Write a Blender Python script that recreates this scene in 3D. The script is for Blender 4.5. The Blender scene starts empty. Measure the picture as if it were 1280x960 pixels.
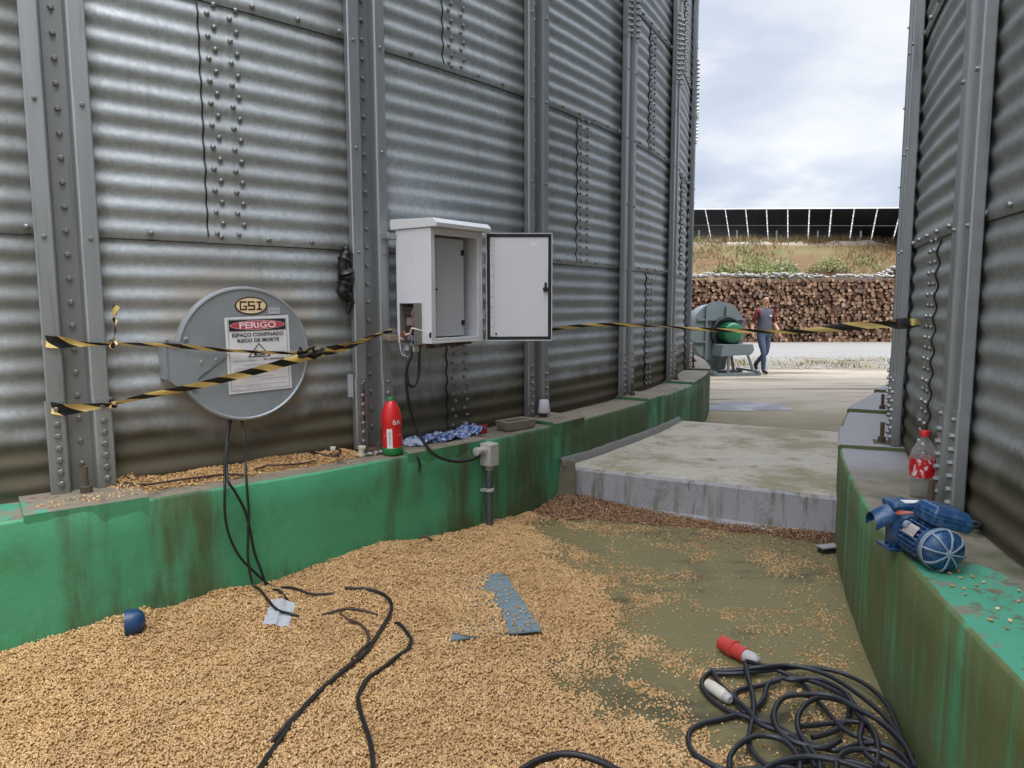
import bpy, math, random
import numpy as np
from mathutils import Matrix, Vector, noise as mnoise

random.seed(7); RNG = np.random.default_rng(7)
R_ = math.radians
C = bpy.context.scene
COL = C.collection

# ------------------------------------------------------------------ camera
F_PX, PITCH, ROLL = 905.36, 0.110393, -0.0024358
EYE = 1.40
cam_d = bpy.data.cameras.new('camera'); cam = bpy.data.objects.new('camera', cam_d); COL.objects.link(cam)
cam_d.sensor_width = 36.0; cam_d.lens = 36.0 * F_PX / 1280.0
cam_d.clip_start = 0.05; cam_d.clip_end = 3000
_c, _s = math.cos(ROLL), math.sin(ROLL)
_up = Vector((0, math.sin(PITCH), math.cos(PITCH))); _X = Vector((1, 0, 0))
_fw = Vector((0, math.cos(PITCH), -math.sin(PITCH)))
_r = _X * _c + _up * _s; _u = _X * -_s + _up * _c
cam.matrix_world = Matrix(((_r.x, _u.x, -_fw.x, 0), (_r.y, _u.y, -_fw.y, 0), (_r.z, _u.z, -_fw.z, EYE), (0, 0, 0, 1)))
C.camera = cam

# ------------------------------------------------------------------ sky, sun, exposure
SUN_DIR = Vector((0.34, -0.36, 0.87)).normalized()
sun_d = bpy.data.lights.new('sun', 'SUN'); sun_d.energy = 1.4; sun_d.angle = R_(24); sun_d.color = (1.0, 0.98, 0.95)
sun = bpy.data.objects.new('sun', sun_d); COL.objects.link(sun); sun.location = (6, -8, 20)
sun.rotation_euler = (-SUN_DIR).to_track_quat('-Z', 'Y').to_euler()
C.view_settings.view_transform = 'Standard'; C.view_settings.look = 'None'
C.view_settings.gamma = 1.0; C.view_settings.use_curve_mapping = False
C.view_settings.exposure = 0.95
SKY_STRENGTH = 0.12
CLOUD_GAIN = 4.15       # cloud radiance near the horizon (before strength)
ZENITH_GAIN = 6.2      # overhead sky boosted past real overcast, as added fill for the passage

# ------------------------------------------------------------------ node helpers
class NT:
    def __init__(s, tree): s.t = tree; s.N = tree.nodes; s.L = tree.links
    def n(s, typ, **kw):
        nd = s.N.new(typ)
        for k, v in kw.items():
            setattr(nd, k, v)
        return nd
    def put(s, sock, v):
        if v is None: return
        if hasattr(v, 'is_output'): s.L.new(v, sock)
        else:
            if isinstance(v, (tuple, list)) and len(v) == 3 and sock.type == 'RGBA': v = (*v, 1)
            sock.default_value = v
    def math(s, op, a, b=None, c=None, clamp=False):
        m = s.n('ShaderNodeMath', operation=op, use_clamp=clamp)
        s.put(m.inputs[0], a); s.put(m.inputs[1], b)
        if c is not None: s.put(m.inputs[2], c)
        return m.outputs[0]
    def mix(s, f, a, b, blend='MIX'):
        m = s.n('ShaderNodeMix', data_type='RGBA', blend_type=blend)
        s.put(m.inputs[0], f); s.put(m.inputs[6], a); s.put(m.inputs[7], b)
        return m.outputs[2]
    def noise(s, vec, scale, detail=4, rough=0.55, dist=0.0):
        m = s.n('ShaderNodeTexNoise'); s.put(m.inputs['Vector'], vec)
        m.inputs['Scale'].default_value = scale; m.inputs['Detail'].default_value = detail
        m.inputs['Roughness'].default_value = rough; m.inputs['Distortion'].default_value = dist
        return m.outputs[0]
    def voro(s, vec, scale, feat='F1'):
        m = s.n('ShaderNodeTexVoronoi', feature=feat); s.put(m.inputs['Vector'], vec); m.inputs['Scale'].default_value = scale
        return m
    def ramp(s, f, stops, interp='LINEAR'):
        m = s.n('ShaderNodeValToRGB'); s.put(m.inputs[0], f); cr = m.color_ramp; cr.interpolation = interp
        while len(cr.elements) < len(stops): cr.elements.new(0.5)
        for e, (p, c) in zip(cr.elements, stops):
            e.position = p; e.color = (*c, 1) if not isinstance(c, (int, float)) else (c, c, c, 1)
        return m.outputs[0]
    def step(s, f, lo, hi):
        m = s.n('ShaderNodeMapRange', interpolation_type='SMOOTHSTEP'); s.put(m.inputs[0], f)
        m.inputs[1].default_value = lo; m.inputs[2].default_value = hi
        return m.outputs[0]
    def xyz(s, v):
        m = s.n('ShaderNodeSeparateXYZ'); s.put(m.inputs[0], v); return m.outputs
    def vec(s, x, y, z):
        m = s.n('ShaderNodeCombineXYZ'); s.put(m.inputs[0], x); s.put(m.inputs[1], y); s.put(m.inputs[2], z); return m.outputs[0]
    def vmul(s, v, k):
        m = s.n('ShaderNodeVectorMath', operation='MULTIPLY'); s.put(m.inputs[0], v); m.inputs[1].default_value = k; return m.outputs[0]
    def pos(s): return s.n('ShaderNodeNewGeometry').outputs['Position']
    def normal(s): return s.n('ShaderNodeNewGeometry').outputs['Normal']
    def obj(s): return s.n('ShaderNodeTexCoord').outputs['Object']
    def uv(s): return s.n('ShaderNodeTexCoord').outputs['UV']
    def rnd(s): return s.n('ShaderNodeObjectInfo').outputs['Random']

def material(name, fn):
    m = bpy.data.materials.new(name); m.use_nodes = True
    t = NT(m.node_tree); t.N.clear()
    out = t.n('ShaderNodeOutputMaterial'); b = t.n('ShaderNodeBsdfPrincipled')
    t.L.new(b.outputs[0], out.inputs[0])
    d = fn(t) or {}
    for k, v in d.items():
        if k == 'bump':
            h, st, dist = v
            bp = t.n('ShaderNodeBump'); t.put(bp.inputs['Height'], h); bp.inputs['Strength'].default_value = st; bp.inputs['Distance'].default_value = dist
            t.L.new(bp.outputs[0], b.inputs['Normal'])
        else: t.put(b.inputs[k], v)
    return m

def simple(name, col, rough=0.5, metal=0.0, var=0.12, scale=18, bump=0.0, **kw):
    def fn(t):
        p = t.obj()
        f = t.noise(p, scale, 5)
        c = t.mix(f, tuple(x * (1 - var) for x in col), tuple(min(1, x * (1 + var)) for x in col))
        d = {'Base Color': c, 'Roughness': t.math('MULTIPLY_ADD', t.noise(p, scale * 2.3, 3), 0.25, rough - 0.12), 'Metallic': metal}
        if bump: d['bump'] = (t.noise(p, scale * 5, 4), bump, 0.004)
        d.update(kw); return d
    return material(name, fn)

# ------------------------------------------------------------------ world
world = bpy.data.worlds.new('World'); C.world = world; world.use_nodes = True
w = NT(world.node_tree); w.N.clear()
wo = w.n('ShaderNodeOutputWorld'); wb = w.n('ShaderNodeBackground'); w.L.new(wb.outputs[0], wo.inputs[0])
sky = w.n('ShaderNodeTexSky', sky_type='NISHITA'); sky.sun_disc = False
sky.sun_elevation = math.asin(SUN_DIR.z); sky.sun_rotation = math.atan2(SUN_DIR.x, SUN_DIR.y)
wd = w.n('ShaderNodeTexCoord').outputs['Generated']
dx, dy, dz = w.xyz(wd)
zc = w.math('ADD', w.math('MAXIMUM', dz, 0.0), 0.22)
pl = w.vec(w.math('DIVIDE', dx, zc), w.math('DIVIDE', dy, zc), 0.0)
n1 = w.noise(pl, 1.5, 7, 0.55, 0.3); n2 = w.noise(pl, 0.7, 3, 0.5)
cf = w.math('ADD', w.math('MULTIPLY', n1, 0.65), w.math('MULTIPLY', n2, 0.35))
ccol = w.ramp(cf, [(0.36, (0.56, 0.62, 0.78)), (0.47, (0.74, 0.79, 0.91)), (0.56, (0.98, 1.0, 1.03)), (0.66, (1.12, 1.12, 1.12))])
gain = w.math('MULTIPLY_ADD', w.step(dz, 0.42, 0.95), CLOUD_GAIN * (ZENITH_GAIN - 1), CLOUD_GAIN)
sc = w.n('ShaderNodeVectorMath', operation='SCALE'); w.put(sc.inputs[0], ccol); w.put(sc.inputs[3], gain)
w.put(wb.inputs[0], w.mix(0.9, sky.outputs[0], sc.outputs[0])); wb.inputs[1].default_value = SKY_STRENGTH

# ------------------------------------------------------------------ rays through the photograph's camera (used to find where real things stand)
C1 = np.array([-9.41088, 12.74181]); C2 = np.array([13.41230, -0.68313])
RAD = 12.15073; PH1 = -0.90671; PH2 = 2.85054; DPHI = 2 * math.pi / 52
LEDGE = 0.563
def ray(x, y):
    a = (x - 640) / F_PX; b = (480 - y) / F_PX
    u = _c * a - _s * b; v = _s * a + _c * b
    return np.array([u, math.cos(PITCH) + v * math.sin(PITCH), -math.sin(PITCH) + v * math.cos(PITCH)])
def gp(x, y, z=0.0):
    d = ray(x, y); return Vector(d * (z - EYE) / d[2] + np.array([0, 0, EYE]))
def at(x, y, Y):
    d = ray(x, y); return Vector(d * Y / d[1] + np.array([0, 0, EYE]))
def cyl(x, y, dr, which=0):
    d = ray(x, y); c = C1 if which == 0 else C2
    A = d[0]**2 + d[1]**2; B = -2 * float(d[:2] @ c); K = float(c @ c) - (RAD + dr)**2
    t = (-B - max(B * B - 4 * A * K, 0)**.5) / (2 * A)
    return Vector(d * t + np.array([0, 0, EYE]))
def arc_s(p):      # metres along the left silo from its first stiffener
    return (math.atan2(p[1] - C1[1], p[0] - C1[0]) - PH1) * RAD
def left_d(x, y): return math.hypot(x - C1[0], y - C1[1]) - RAD
def right_d(x, y): return math.hypot(x - C2[0], y - C2[1]) - RAD
def sfrm(c, phi, r, z):   # frame on a silo: x = tangent, y = outward normal, z = up
    n = Vector((math.cos(phi), math.sin(phi), 0)); t = Vector((n.y, -n.x, 0))   # right-handed (t, n, z)
    o = Vector((c[0] + r * n.x, c[1] + r * n.y, z))
    return Matrix(((t.x, n.x, 0, o.x), (t.y, n.y, 0, o.y), (0, 0, 1, o.z), (0, 0, 0, 1)))
def frame(o, x, z):
    x = Vector(x).normalized(); z = Vector(z); y = z.cross(x).normalized(); z = x.cross(y).normalized()
    o = Vector(o)
    return Matrix(((x.x, y.x, z.x, o.x), (x.y, y.y, z.y, o.y), (x.z, y.z, z.z, o.z), (0, 0, 0, 1)))
def T(x, y, z): return Matrix.Translation((x, y, z))
def smooth(pts, per=6, closed=False):
    P = [np.array(p, float) for p in pts]; n = len(P); out = []
    for i in range(n if closed else n - 1):
        g = lambda k: P[k % n] if closed else P[min(max(k, 0), n - 1)]
        p0, p1, p2, p3 = g(i - 1), g(i), g(i + 1), g(i + 2)
        for j in range(per):
            t = j / per
            out.append(Vector(0.5 * (2 * p1 + (p2 - p0) * t + (2 * p0 - 5 * p1 + 4 * p2 - p3) * t * t + (3 * p1 - p0 - 3 * p2 + p3) * t**3)))
    if not closed: out.append(Vector(P[-1]))
    return out

# ------------------------------------------------------------------ mesh collector
class MB:
    def __init__(s): s.v = []; s.f = []; s.m = []; s.uv = {}
    def add(s, vs, fs, mat=0, M=None, uvs=None):
        k = len(s.v)
        for i, p in enumerate(vs):
            s.v.append(tuple(M @ Vector(p)) if M is not None else tuple(p))
            if uvs is not None: s.uv[k + i] = uvs[i]
        for f in fs: s.f.append(tuple(k + i for i in f)); s.m.append(mat)
    def box(s, M, x0, x1, y0, y1, z0, z1, mat=0):
        v = [(x, y, z) for z in (z0, z1) for y in (y0, y1) for x in (x0, x1)]
        s.add(v, [(0, 2, 3, 1), (4, 5, 7, 6), (0, 1, 5, 4), (2, 6, 7, 3), (0, 4, 6, 2), (1, 3, 7, 5)], mat, M)
    def tube(s, pts, r, n=7, mat=0, M=None, cap=True):
        pts = [Vector(p) for p in pts]; N = len(pts)
        rr = r if hasattr(r, '__len__') else [r] * N
        t0 = (pts[1] - pts[0]).normalized()
        a = t0.orthogonal().normalized(); vs = []
        for i, p in enumerate(pts):
            t = (pts[min(i + 1, N - 1)] - pts[max(i - 1, 0)])
            t = t.normalized() if t.length > 1e-9 else t0
            a = (a - t * a.dot(t)); a = a.normalized() if a.length > 1e-6 else t.orthogonal().normalized()
            b = t.cross(a)
            for j in range(n):
                q = 2 * math.pi * j / n; vs.append(p + (a * math.cos(q) + b * math.sin(q)) * rr[i])
        fs = [(i * n + j, i * n + (j + 1) % n, (i + 1) * n + (j + 1) % n, (i + 1) * n + j) for i in range(N - 1) for j in range(n)]
        if cap: fs += [tuple(range(n - 1, -1, -1)), tuple((N - 1) * n + j for j in range(n))]
        s.add(vs, fs, mat, M)
    def lathe(s, M, prof, n=24, mat=0, cap0=True, cap1=True):
        vs = [(r * math.cos(2 * math.pi * j / n), r * math.sin(2 * math.pi * j / n), z) for r, z in prof for j in range(n)]
        K = len(prof)
        fs = [(i * n + j, i * n + (j + 1) % n, (i + 1) * n + (j + 1) % n, (i + 1) * n + j) for i in range(K - 1) for j in range(n)]
        if cap0: fs.append(tuple(range(n - 1, -1, -1)))
        if cap1: fs.append(tuple((K - 1) * n + j for j in range(n)))
        s.add(vs, fs, mat, M)
    def prism(s, M, poly, z0, z1, mat=0):
        n = len(poly); vs = [(x, y, z) for z in (z0, z1) for x, y in poly]
        s.add(vs, [(i, (i + 1) % n, n + (i + 1) % n, n + i) for i in range(n)] + [tuple(range(n - 1, -1, -1)), tuple(range(n, 2 * n))], mat, M)
    def grid(s, P, mat=0, M=None, uvs=None, flip=False):
        a = len(P); b = len(P[0])
        fs = [(i * b + j, i * b + j + 1, (i + 1) * b + j + 1, (i + 1) * b + j) for i in range(a - 1) for j in range(b - 1)]
        if flip: fs = [f[::-1] for f in fs]
        s.add([p for r in P for p in r], fs, mat, M, [q for r in uvs for q in r] if uvs else None)
    def bolt(s, M, r=0.009, h=0.008, mat=0, n=6):      # head along local y (outwards)
        vs = []
        for (k, y) in ((1.25, 0.0), (1.25, 0.002), (1.0, 0.002), (1.0, h * .75), (.72, h)):
            vs += [(r * k * math.cos(2 * math.pi * j / n), y, r * k * math.sin(2 * math.pi * j / n)) for j in range(n)]
        fs = [(i * n + j, (i + 1) * n + j, (i + 1) * n + (j + 1) % n, i * n + (j + 1) % n) for i in range(4) for j in range(n)]
        fs.append(tuple(4 * n + j for j in range(n - 1, -1, -1)))
        s.add(vs, fs, mat, M)
    def text(s, txt, M, width, mat=0, height=None, off=0.0):  # lettering in local x-y, centred, width in metres
        cu = bpy.data.curves.new('lettering', 'FONT'); cu.body = txt; cu.offset = off; cu.resolution_u = 3
        o = bpy.data.objects.new('lettering', cu); COL.objects.link(o)
        me = bpy.data.meshes.new_from_object(o.evaluated_get(bpy.context.evaluated_depsgraph_get()))
        V = np.array([v.co[:] for v in me.vertices]); fs = [tuple(p.vertices) for p in me.polygons]
        bpy.data.objects.remove(o); bpy.data.curves.remove(cu); bpy.data.meshes.remove(me)
        lo, hi = V.min(0), V.max(0); k = width / (hi[0] - lo[0]); ky = k if height is None else height / (hi[1] - lo[1])
        V = (V - (lo + hi) / 2) * np.array([k, ky, 1])
        s.add([tuple(p) for p in V], fs, mat, M)
    def build(s, name, mats, parent=None, sharp=35, bevel=0, local=False):
        me = bpy.data.meshes.new(name)
        off = Vector(parent.get('_w', (0, 0, 0))) if (parent is not None and not local) else Vector((0, 0, 0))
        V = [(x - off.x, y - off.y, z - off.z) for x, y, z in s.v]
        me.from_pydata(V, [], s.f)
        for m in (mats if isinstance(mats, (list, tuple)) else [mats]): me.materials.append(m)
        me.polygons.foreach_set('material_index', s.m)
        if s.uv:
            ul = me.uv_layers.new(name='UVMap')
            for l in me.loops: ul.data[l.index].uv = s.uv.get(l.vertex_index, (0, 0))
        me.validate(clean_customdata=False); me.update()
        if sharp is not None:
            me.polygons.foreach_set('use_smooth', [True] * len(me.polygons)); me.set_sharp_from_angle(angle=R_(sharp))
        o = bpy.data.objects.new(name, me); COL.objects.link(o)
        if parent is not None:
            o.parent = parent; o['_w'] = list(off)
        else: o['_w'] = [0, 0, 0]
        if bevel:
            b = o.modifiers.new('bevel', 'BEVEL'); b.width = bevel; b.segments = 2; b.limit_method = 'ANGLE'; b.angle_limit = R_(40)
        return o
def thing(name, label, cat, loc, group=None):
    o = bpy.data.objects.new(name, None); COL.objects.link(o); o.location = loc; o['_w'] = list(loc); o.empty_display_size = .1
    return tag(o, label, cat, group)
def tag(o, label=None, cat=None, group=None, kind=None):
    if label: o['label'] = label
    if cat: o['category'] = cat
    if group: o['group'] = group
    if kind: o['kind'] = kind
    return o
def rebase(o):      # a single-mesh thing: move the origin to its own base
    me = o.data; V = np.array([v.co[:] for v in me.vertices]); c = np.array([V[:, 0].mean(), V[:, 1].mean(), V[:, 2].min()])
    me.transform(Matrix.Translation(-Vector(c))); o.location = c; o['_w'] = list(c); return o
def n3(x, y, z=0.0): return mnoise.noise(Vector((x, y, z)))
def fbm(x, y, z=0.0): return mnoise.fractal(Vector((x, y, z)), 0.7, 2.0, 4)

# ------------------------------------------------------------------ materials
def _galv(dark, dirt, tint=(1, 1, 1), lo=0.40, halo=None, PHA=0.0):
    def fn(t):
        p = t.pos(); o = t.obj(); ox, oy, oz = t.xyz(o); wx, wy, wz = t.xyz(p)
        arc = t.math('MULTIPLY', t.math('ARCTAN2', oy, ox), RAD)
        sv = t.vec(arc, wz, 0.0)
        spang = t.voro(t.vmul(sv, (1, 1, 1)), 55).outputs['Color']
        sx = t.xyz(spang)[0]
        base = t.mix(sx, tuple(c * .47 * dark for c in tint), tuple(c * .60 * dark for c in tint))
        patch = t.noise(sv, 1.6, 5, .6)
        base = t.mix(t.step(patch, .35, .75), base, t.mix(0.5, base, (.29 * dark, .305 * dark, .31 * dark)))
        # dry runs of dirt down the sheets
        run = t.noise(t.vmul(sv, (9, .55, 1)), 1.0, 5, .65)
        base = t.mix(1.0, base, t.vec(*[t.math('MULTIPLY_ADD', t.rnd(), .22, .89)] * 3), 'MULTIPLY'); run_shade = t.math('MULTIPLY', t.step(run, .55, .88), dirt)
        base = t.mix(run_shade, base, (.075, .07, .058))
        # dirt marks and painted-in occlusion shade beside the stiffeners
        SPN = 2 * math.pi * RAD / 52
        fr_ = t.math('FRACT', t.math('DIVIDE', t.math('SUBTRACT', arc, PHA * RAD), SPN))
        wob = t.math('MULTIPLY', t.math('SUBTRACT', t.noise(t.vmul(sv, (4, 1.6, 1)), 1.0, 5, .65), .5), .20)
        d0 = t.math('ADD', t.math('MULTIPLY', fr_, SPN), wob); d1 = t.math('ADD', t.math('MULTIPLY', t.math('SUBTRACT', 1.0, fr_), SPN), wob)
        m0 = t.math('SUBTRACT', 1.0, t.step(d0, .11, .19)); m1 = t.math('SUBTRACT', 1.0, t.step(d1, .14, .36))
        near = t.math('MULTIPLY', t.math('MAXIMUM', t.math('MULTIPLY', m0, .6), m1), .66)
        base = t.mix(near, base, (.085, .085, .072)); run_shade = t.math('MAXIMUM', run_shade, near)
        # algae and splashed mud low on the first ring
        ed = t.math('ADD', wz, t.math('MULTIPLY', t.math('SUBTRACT', t.noise(t.vmul(sv, (3.2, 1.2, 1)), 1.0, 5, .6), .5), .34))
        low = t.math('SUBTRACT', 1.0, t.step(ed, .76, .93))
        base = t.mix(t.math('MULTIPLY', low, .97), base, t.mix(t.noise(sv, 6, 4), (.036, .030, .013), (.095, .076, .034)))
        mid = t.math('MULTIPLY', t.math('SUBTRACT', 1.0, t.step(ed, .9, 1.7)), t.step(t.noise(t.vmul(sv, (1.5, 5, 1)), 1.0, 4), .34, .66))
        base = t.mix(t.math('MULTIPLY', mid, .42), base, (.15, .125, .08))
        grime_shade = t.math('MAXIMUM', low, t.math('MAXIMUM', run_shade, t.math('MULTIPLY', mid, .5)))
        fine = t.noise(sv, 90, 3)
        if halo:     # rusty smear round the hatch
            d = t.math('SQRT', t.math('ADD', t.math('ADD', t.math('POWER', t.math('SUBTRACT', wx, halo[0]), 2.0), t.math('POWER', t.math('SUBTRACT', wy, halo[1]), 2.0)), t.math('POWER', t.math('SUBTRACT', wz, halo[2]), 2.0)))
            d = t.math('ADD', d, t.math('MULTIPLY', t.math('SUBTRACT', t.noise(t.vmul(sv, (4, 7, 1)), 1.0, 5, .6), .5), .26))
            hm = t.math('MULTIPLY', t.math('SUBTRACT', 1.0, t.step(d, .34, .50)), .8)
            base = t.mix(hm, base, t.mix(fine, (.30, .25, .19), (.42, .36, .29))); grime_shade = t.math('MAXIMUM', grime_shade, hm)
        return {'Base Color': t.mix(t.math('MULTIPLY', fine, .25), base, (.12, .12, .11)),
                'Metallic': t.math('MULTIPLY_ADD', grime_shade, -.26, .32),
                'Roughness': t.math('MULTIPLY_ADD', grime_shade, .3, t.math('MULTIPLY_ADD', fine, .18, lo)),
                'bump': (t.math('ADD', t.math('MULTIPLY', patch, .6), t.math('MULTIPLY', fine, .05)), .35, .02)}
    return fn
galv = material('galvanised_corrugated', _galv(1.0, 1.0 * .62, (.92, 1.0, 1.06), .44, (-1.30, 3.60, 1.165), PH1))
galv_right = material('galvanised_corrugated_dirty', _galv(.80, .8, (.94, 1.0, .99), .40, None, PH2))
def _stiff(t):
    p = t.pos(); x, y, z = t.xyz(p); o = t.obj()
    f = t.noise(t.vmul(p, (14, 14, 1.2)), 1.0, 5, .6)
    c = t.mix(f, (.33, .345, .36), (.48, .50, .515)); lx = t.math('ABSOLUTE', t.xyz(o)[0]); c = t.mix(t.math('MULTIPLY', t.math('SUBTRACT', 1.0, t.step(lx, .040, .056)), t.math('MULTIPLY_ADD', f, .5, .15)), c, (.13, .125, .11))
    run = t.step(t.noise(t.vmul(p, (30, 30, 1.6)), 1.0, 4, .6), .55, .8)
    c = t.mix(t.math('MULTIPLY', run, .5), c, (.13, .12, .10))
    ed = t.math('ADD', z, t.math('MULTIPLY', t.noise(p, 9, 4), .3))
    low = t.math('SUBTRACT', 1.0, t.step(ed, .7, 1.05))
    c = t.mix(t.math('MULTIPLY', low, .7), c, (.10, .092, .062))
    return {'Base Color': c, 'Metallic': t.math('MULTIPLY_ADD', low, -.5, .7), 'Roughness': t.math('MULTIPLY_ADD', f, .2, .34),
            'bump': (t.noise(p, 60, 3), .1, .004)}
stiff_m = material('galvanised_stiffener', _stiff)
bolt_m = simple('zinc_bolt', (.30, .30, .29), .4, .75)
seal_m = simple('black_sealant', (.012, .012, .012), .6)
rust_m = simple('rusty_steel', (.105, .078, .052), .8, .2, .4)
def _paint(moss, scale_u):
    def fn(t):
        p = t.pos(); o = t.obj(); ox, oy, oz = t.xyz(o); z = t.xyz(p)[2]; nz = t.xyz(t.normal())[2]
        u = t.math('MULTIPLY', t.math('ARCTAN2', oy, ox), RAD)
        sv = t.vec(u, z, 0.0)
        g = t.mix(t.noise(sv, 3, 5), (.046, .255, .115), (.088, .375, .195))
        g = t.mix(t.math('MULTIPLY', t.step(t.noise(sv, 14, 5, .7), .55, .75), .35), g, (.10, .42, .25))
        a = t.noise(t.vmul(sv, (scale_u, .32, 1)), 1.0, 6, .62, .25)
        b = t.noise(t.vmul(sv, (scale_u * 4.5, 1.0, 1)), 1.0, 5, .65)
        # water runs: heaviest right under the ledge, thinning below
        top = t.step(z, .05, .56)
        st = t.math('ADD', t.math('MULTIPLY', a, .72), t.math('MULTIPLY', b, .36))
        st = t.math('ADD', st, t.math('MULTIPLY', top, .03)); st = t.math('ADD', st, t.math('MULTIPLY', t.step(t.xyz(p)[1], 4.2, 5.4), .09))
        foot = t.math('SUBTRACT', 1.0, t.step(t.math('ADD', z, t.math('MULTIPLY', t.noise(sv, 7, 4), .2)), .04, .34))
        st = t.math('ADD', st, t.math('MULTIPLY', foot, .10))
        m = t.step(st, .72 - moss * .42, .80 - moss * .25)
        mc = t.mix(t.noise(t.vmul(sv, (8, 2, 1)), 1.0, 4), *(((.066, .066, .015), (.165, .145, .045)) if moss > .6 else ((.034, .044, .012), (.095, .092, .030))))
        g = t.mix(t.math('MULTIPLY', t.step(t.noise(t.vmul(sv, (1, .8, 1)), 4.5, 7, .72), .48, .68), .45), g, (.055, .17, .07)); c = t.mix(t.math('MULTIPLY', m, .86), g, mc)
        chip = t.step(t.noise(t.vmul(sv, (1, 1.2, 1)), 9, 6, .72), .70, .73)
        c = t.mix(t.math('MULTIPLY', chip, t.step(z, .3, .6)), c, (.22, .21, .18))
        return {'Base Color': c, 'Roughness': t.math('MULTIPLY_ADD', m, .3, .48), 'bump': (t.math('ADD', t.noise(sv, 30, 5, .7), t.math('ADD', t.math('MULTIPLY', t.noise(sv, 3, 3), 2.0), t.math('MULTIPLY', t.noise(sv, 110, 3), .4))), .28, .010)}
    return fn
paint_left = material('green_wall_paint', _paint(.44, 1.9))
paint_right = material('mossy_green_wall_paint', _paint(.80, 5.0))
def _ledge(spots, lilac):
    def fn(t):
        p = t.pos(); x, y, z = t.xyz(p)
        a = t.noise(p, 2.3, 5, .6); b = t.noise(p, 11, 5, .65)
        c = t.mix(a, (.15, .125, .085), (.30, .26, .205))
        c = t.mix(t.step(b, .5, .75), c, (.10, .085, .055))
        if lilac:
            c = t.mix(t.step(y, 3.2, 3.9), c, t.mix(b, (.25, .24, .255), (.325, .315, .33)))
            c = t.mix(t.math('MULTIPLY', t.step(t.noise(p, 3.5, 4), .42, .6), t.math('SUBTRACT', 1.0, t.step(y, 3.0, 3.9))), c, (.095, .105, .05))
        edge = t.noise(p, 6, 6, .68)
        for (sx, sy, sr) in spots:
            d = t.math('SQRT', t.math('ADD', t.math('POWER', t.math('SUBTRACT', x, sx), 2.0), t.math('POWER', t.math('SUBTRACT', y, sy), 2.0)))
            d = t.math('ADD', d, t.math('MULTIPLY', t.math('SUBTRACT', edge, .5), .75))
            fl = t.math('SUBTRACT', 1.0, t.math('MULTIPLY', t.step(t.noise(p, 8, 7, .75), .52, .56), .9)); c = t.mix(t.math('MULTIPLY', fl, t.math('SUBTRACT', 1.0, t.step(d, sr - .02, sr + .02))), c, t.mix(b, (.045, .26, .155), (.09, .35, .225)))
        return {'Base Color': c, 'Roughness': .75, 'bump': (t.noise(p, 45, 5, .7), .4, .006)}
    return fn
ledge_left = material('weathered_concrete_ledge', _ledge([(-2.42, 2.62, .50)], False))
ledge_right = material('flaking_green_concrete_ledge', _ledge([(1.22, 1.72, .42), (1.33, 2.14, .20), (1.45, 1.2, .5)], True))

def _ground(t):
    p = t.pos(); x, y, z = t.xyz(p)
    a = t.noise(p, .55, 6, .6); b = t.noise(p, 3.5, 6, .65); f = t.noise(p, 40, 5, .7)
    st = t.noise(t.vmul(p, (.35, 1.6, 1)), 1.0, 6, .62)
    far = t.mix(b, (.29, .24, .18), (.40, .345, .27))
    far = t.mix(t.step(st, .46, .66), far, (.135, .10, .05)); nr = t.math('ADD', y, t.math('MULTIPLY', t.noise(t.vmul(p, (.7, 1.3, 1)), 1.0, 7, .7), 7.0)); far = t.mix(t.math('MULTIPLY', t.math('SUBTRACT', 1.0, t.step(nr, 12.0, 14.6)), .8), far, t.mix(b, (.17, .13, .06), (.25, .20, .11)))
    far = t.mix(t.math('MULTIPLY', t.step(t.noise(t.vmul(p, (.8, 2.6, 1)), 1.0, 6, .7), .56, .7), .6), far, (.38, .345, .295))
    near = t.mix(b, (.150, .128, .050), (.225, .194, .088))
    near = t.mix(t.step(a, .45, .7), near, (.098, .080, .033))
    k = t.step(t.math('ADD', y, t.math('MULTIPLY', a, 1.5)), 8.0, 10.5)
    near = t.mix(t.step(t.noise(t.vmul(p, (1.2, 2.4, 1)), 1.0, 6, .68), .50, .66), near, (.072, .060, .028)); near = t.mix(t.math('MULTIPLY', t.step(t.noise(p, 2.2, 7, .75), .55, .7), .5), near, (.24, .20, .13))
    c = t.mix(k, near, far)
    out = t.step(y, 17.3, 17.5)
    dirt = t.mix(b, (.17, .13, .09), (.28, .23, .17))
    c = t.mix(out, c, dirt)
    return {'Base Color': t.mix(t.math('MULTIPLY', f, .22), c, (.06, .052, .035)), 'Roughness': t.math('MULTIPLY_ADD', b, .3, .55), 'Specular IOR Level': .35,
            'bump': (t.math('ADD', f, t.math('MULTIPLY', b, 2)), .25, .006)}
ground_m = material('yard_concrete', _ground)
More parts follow.
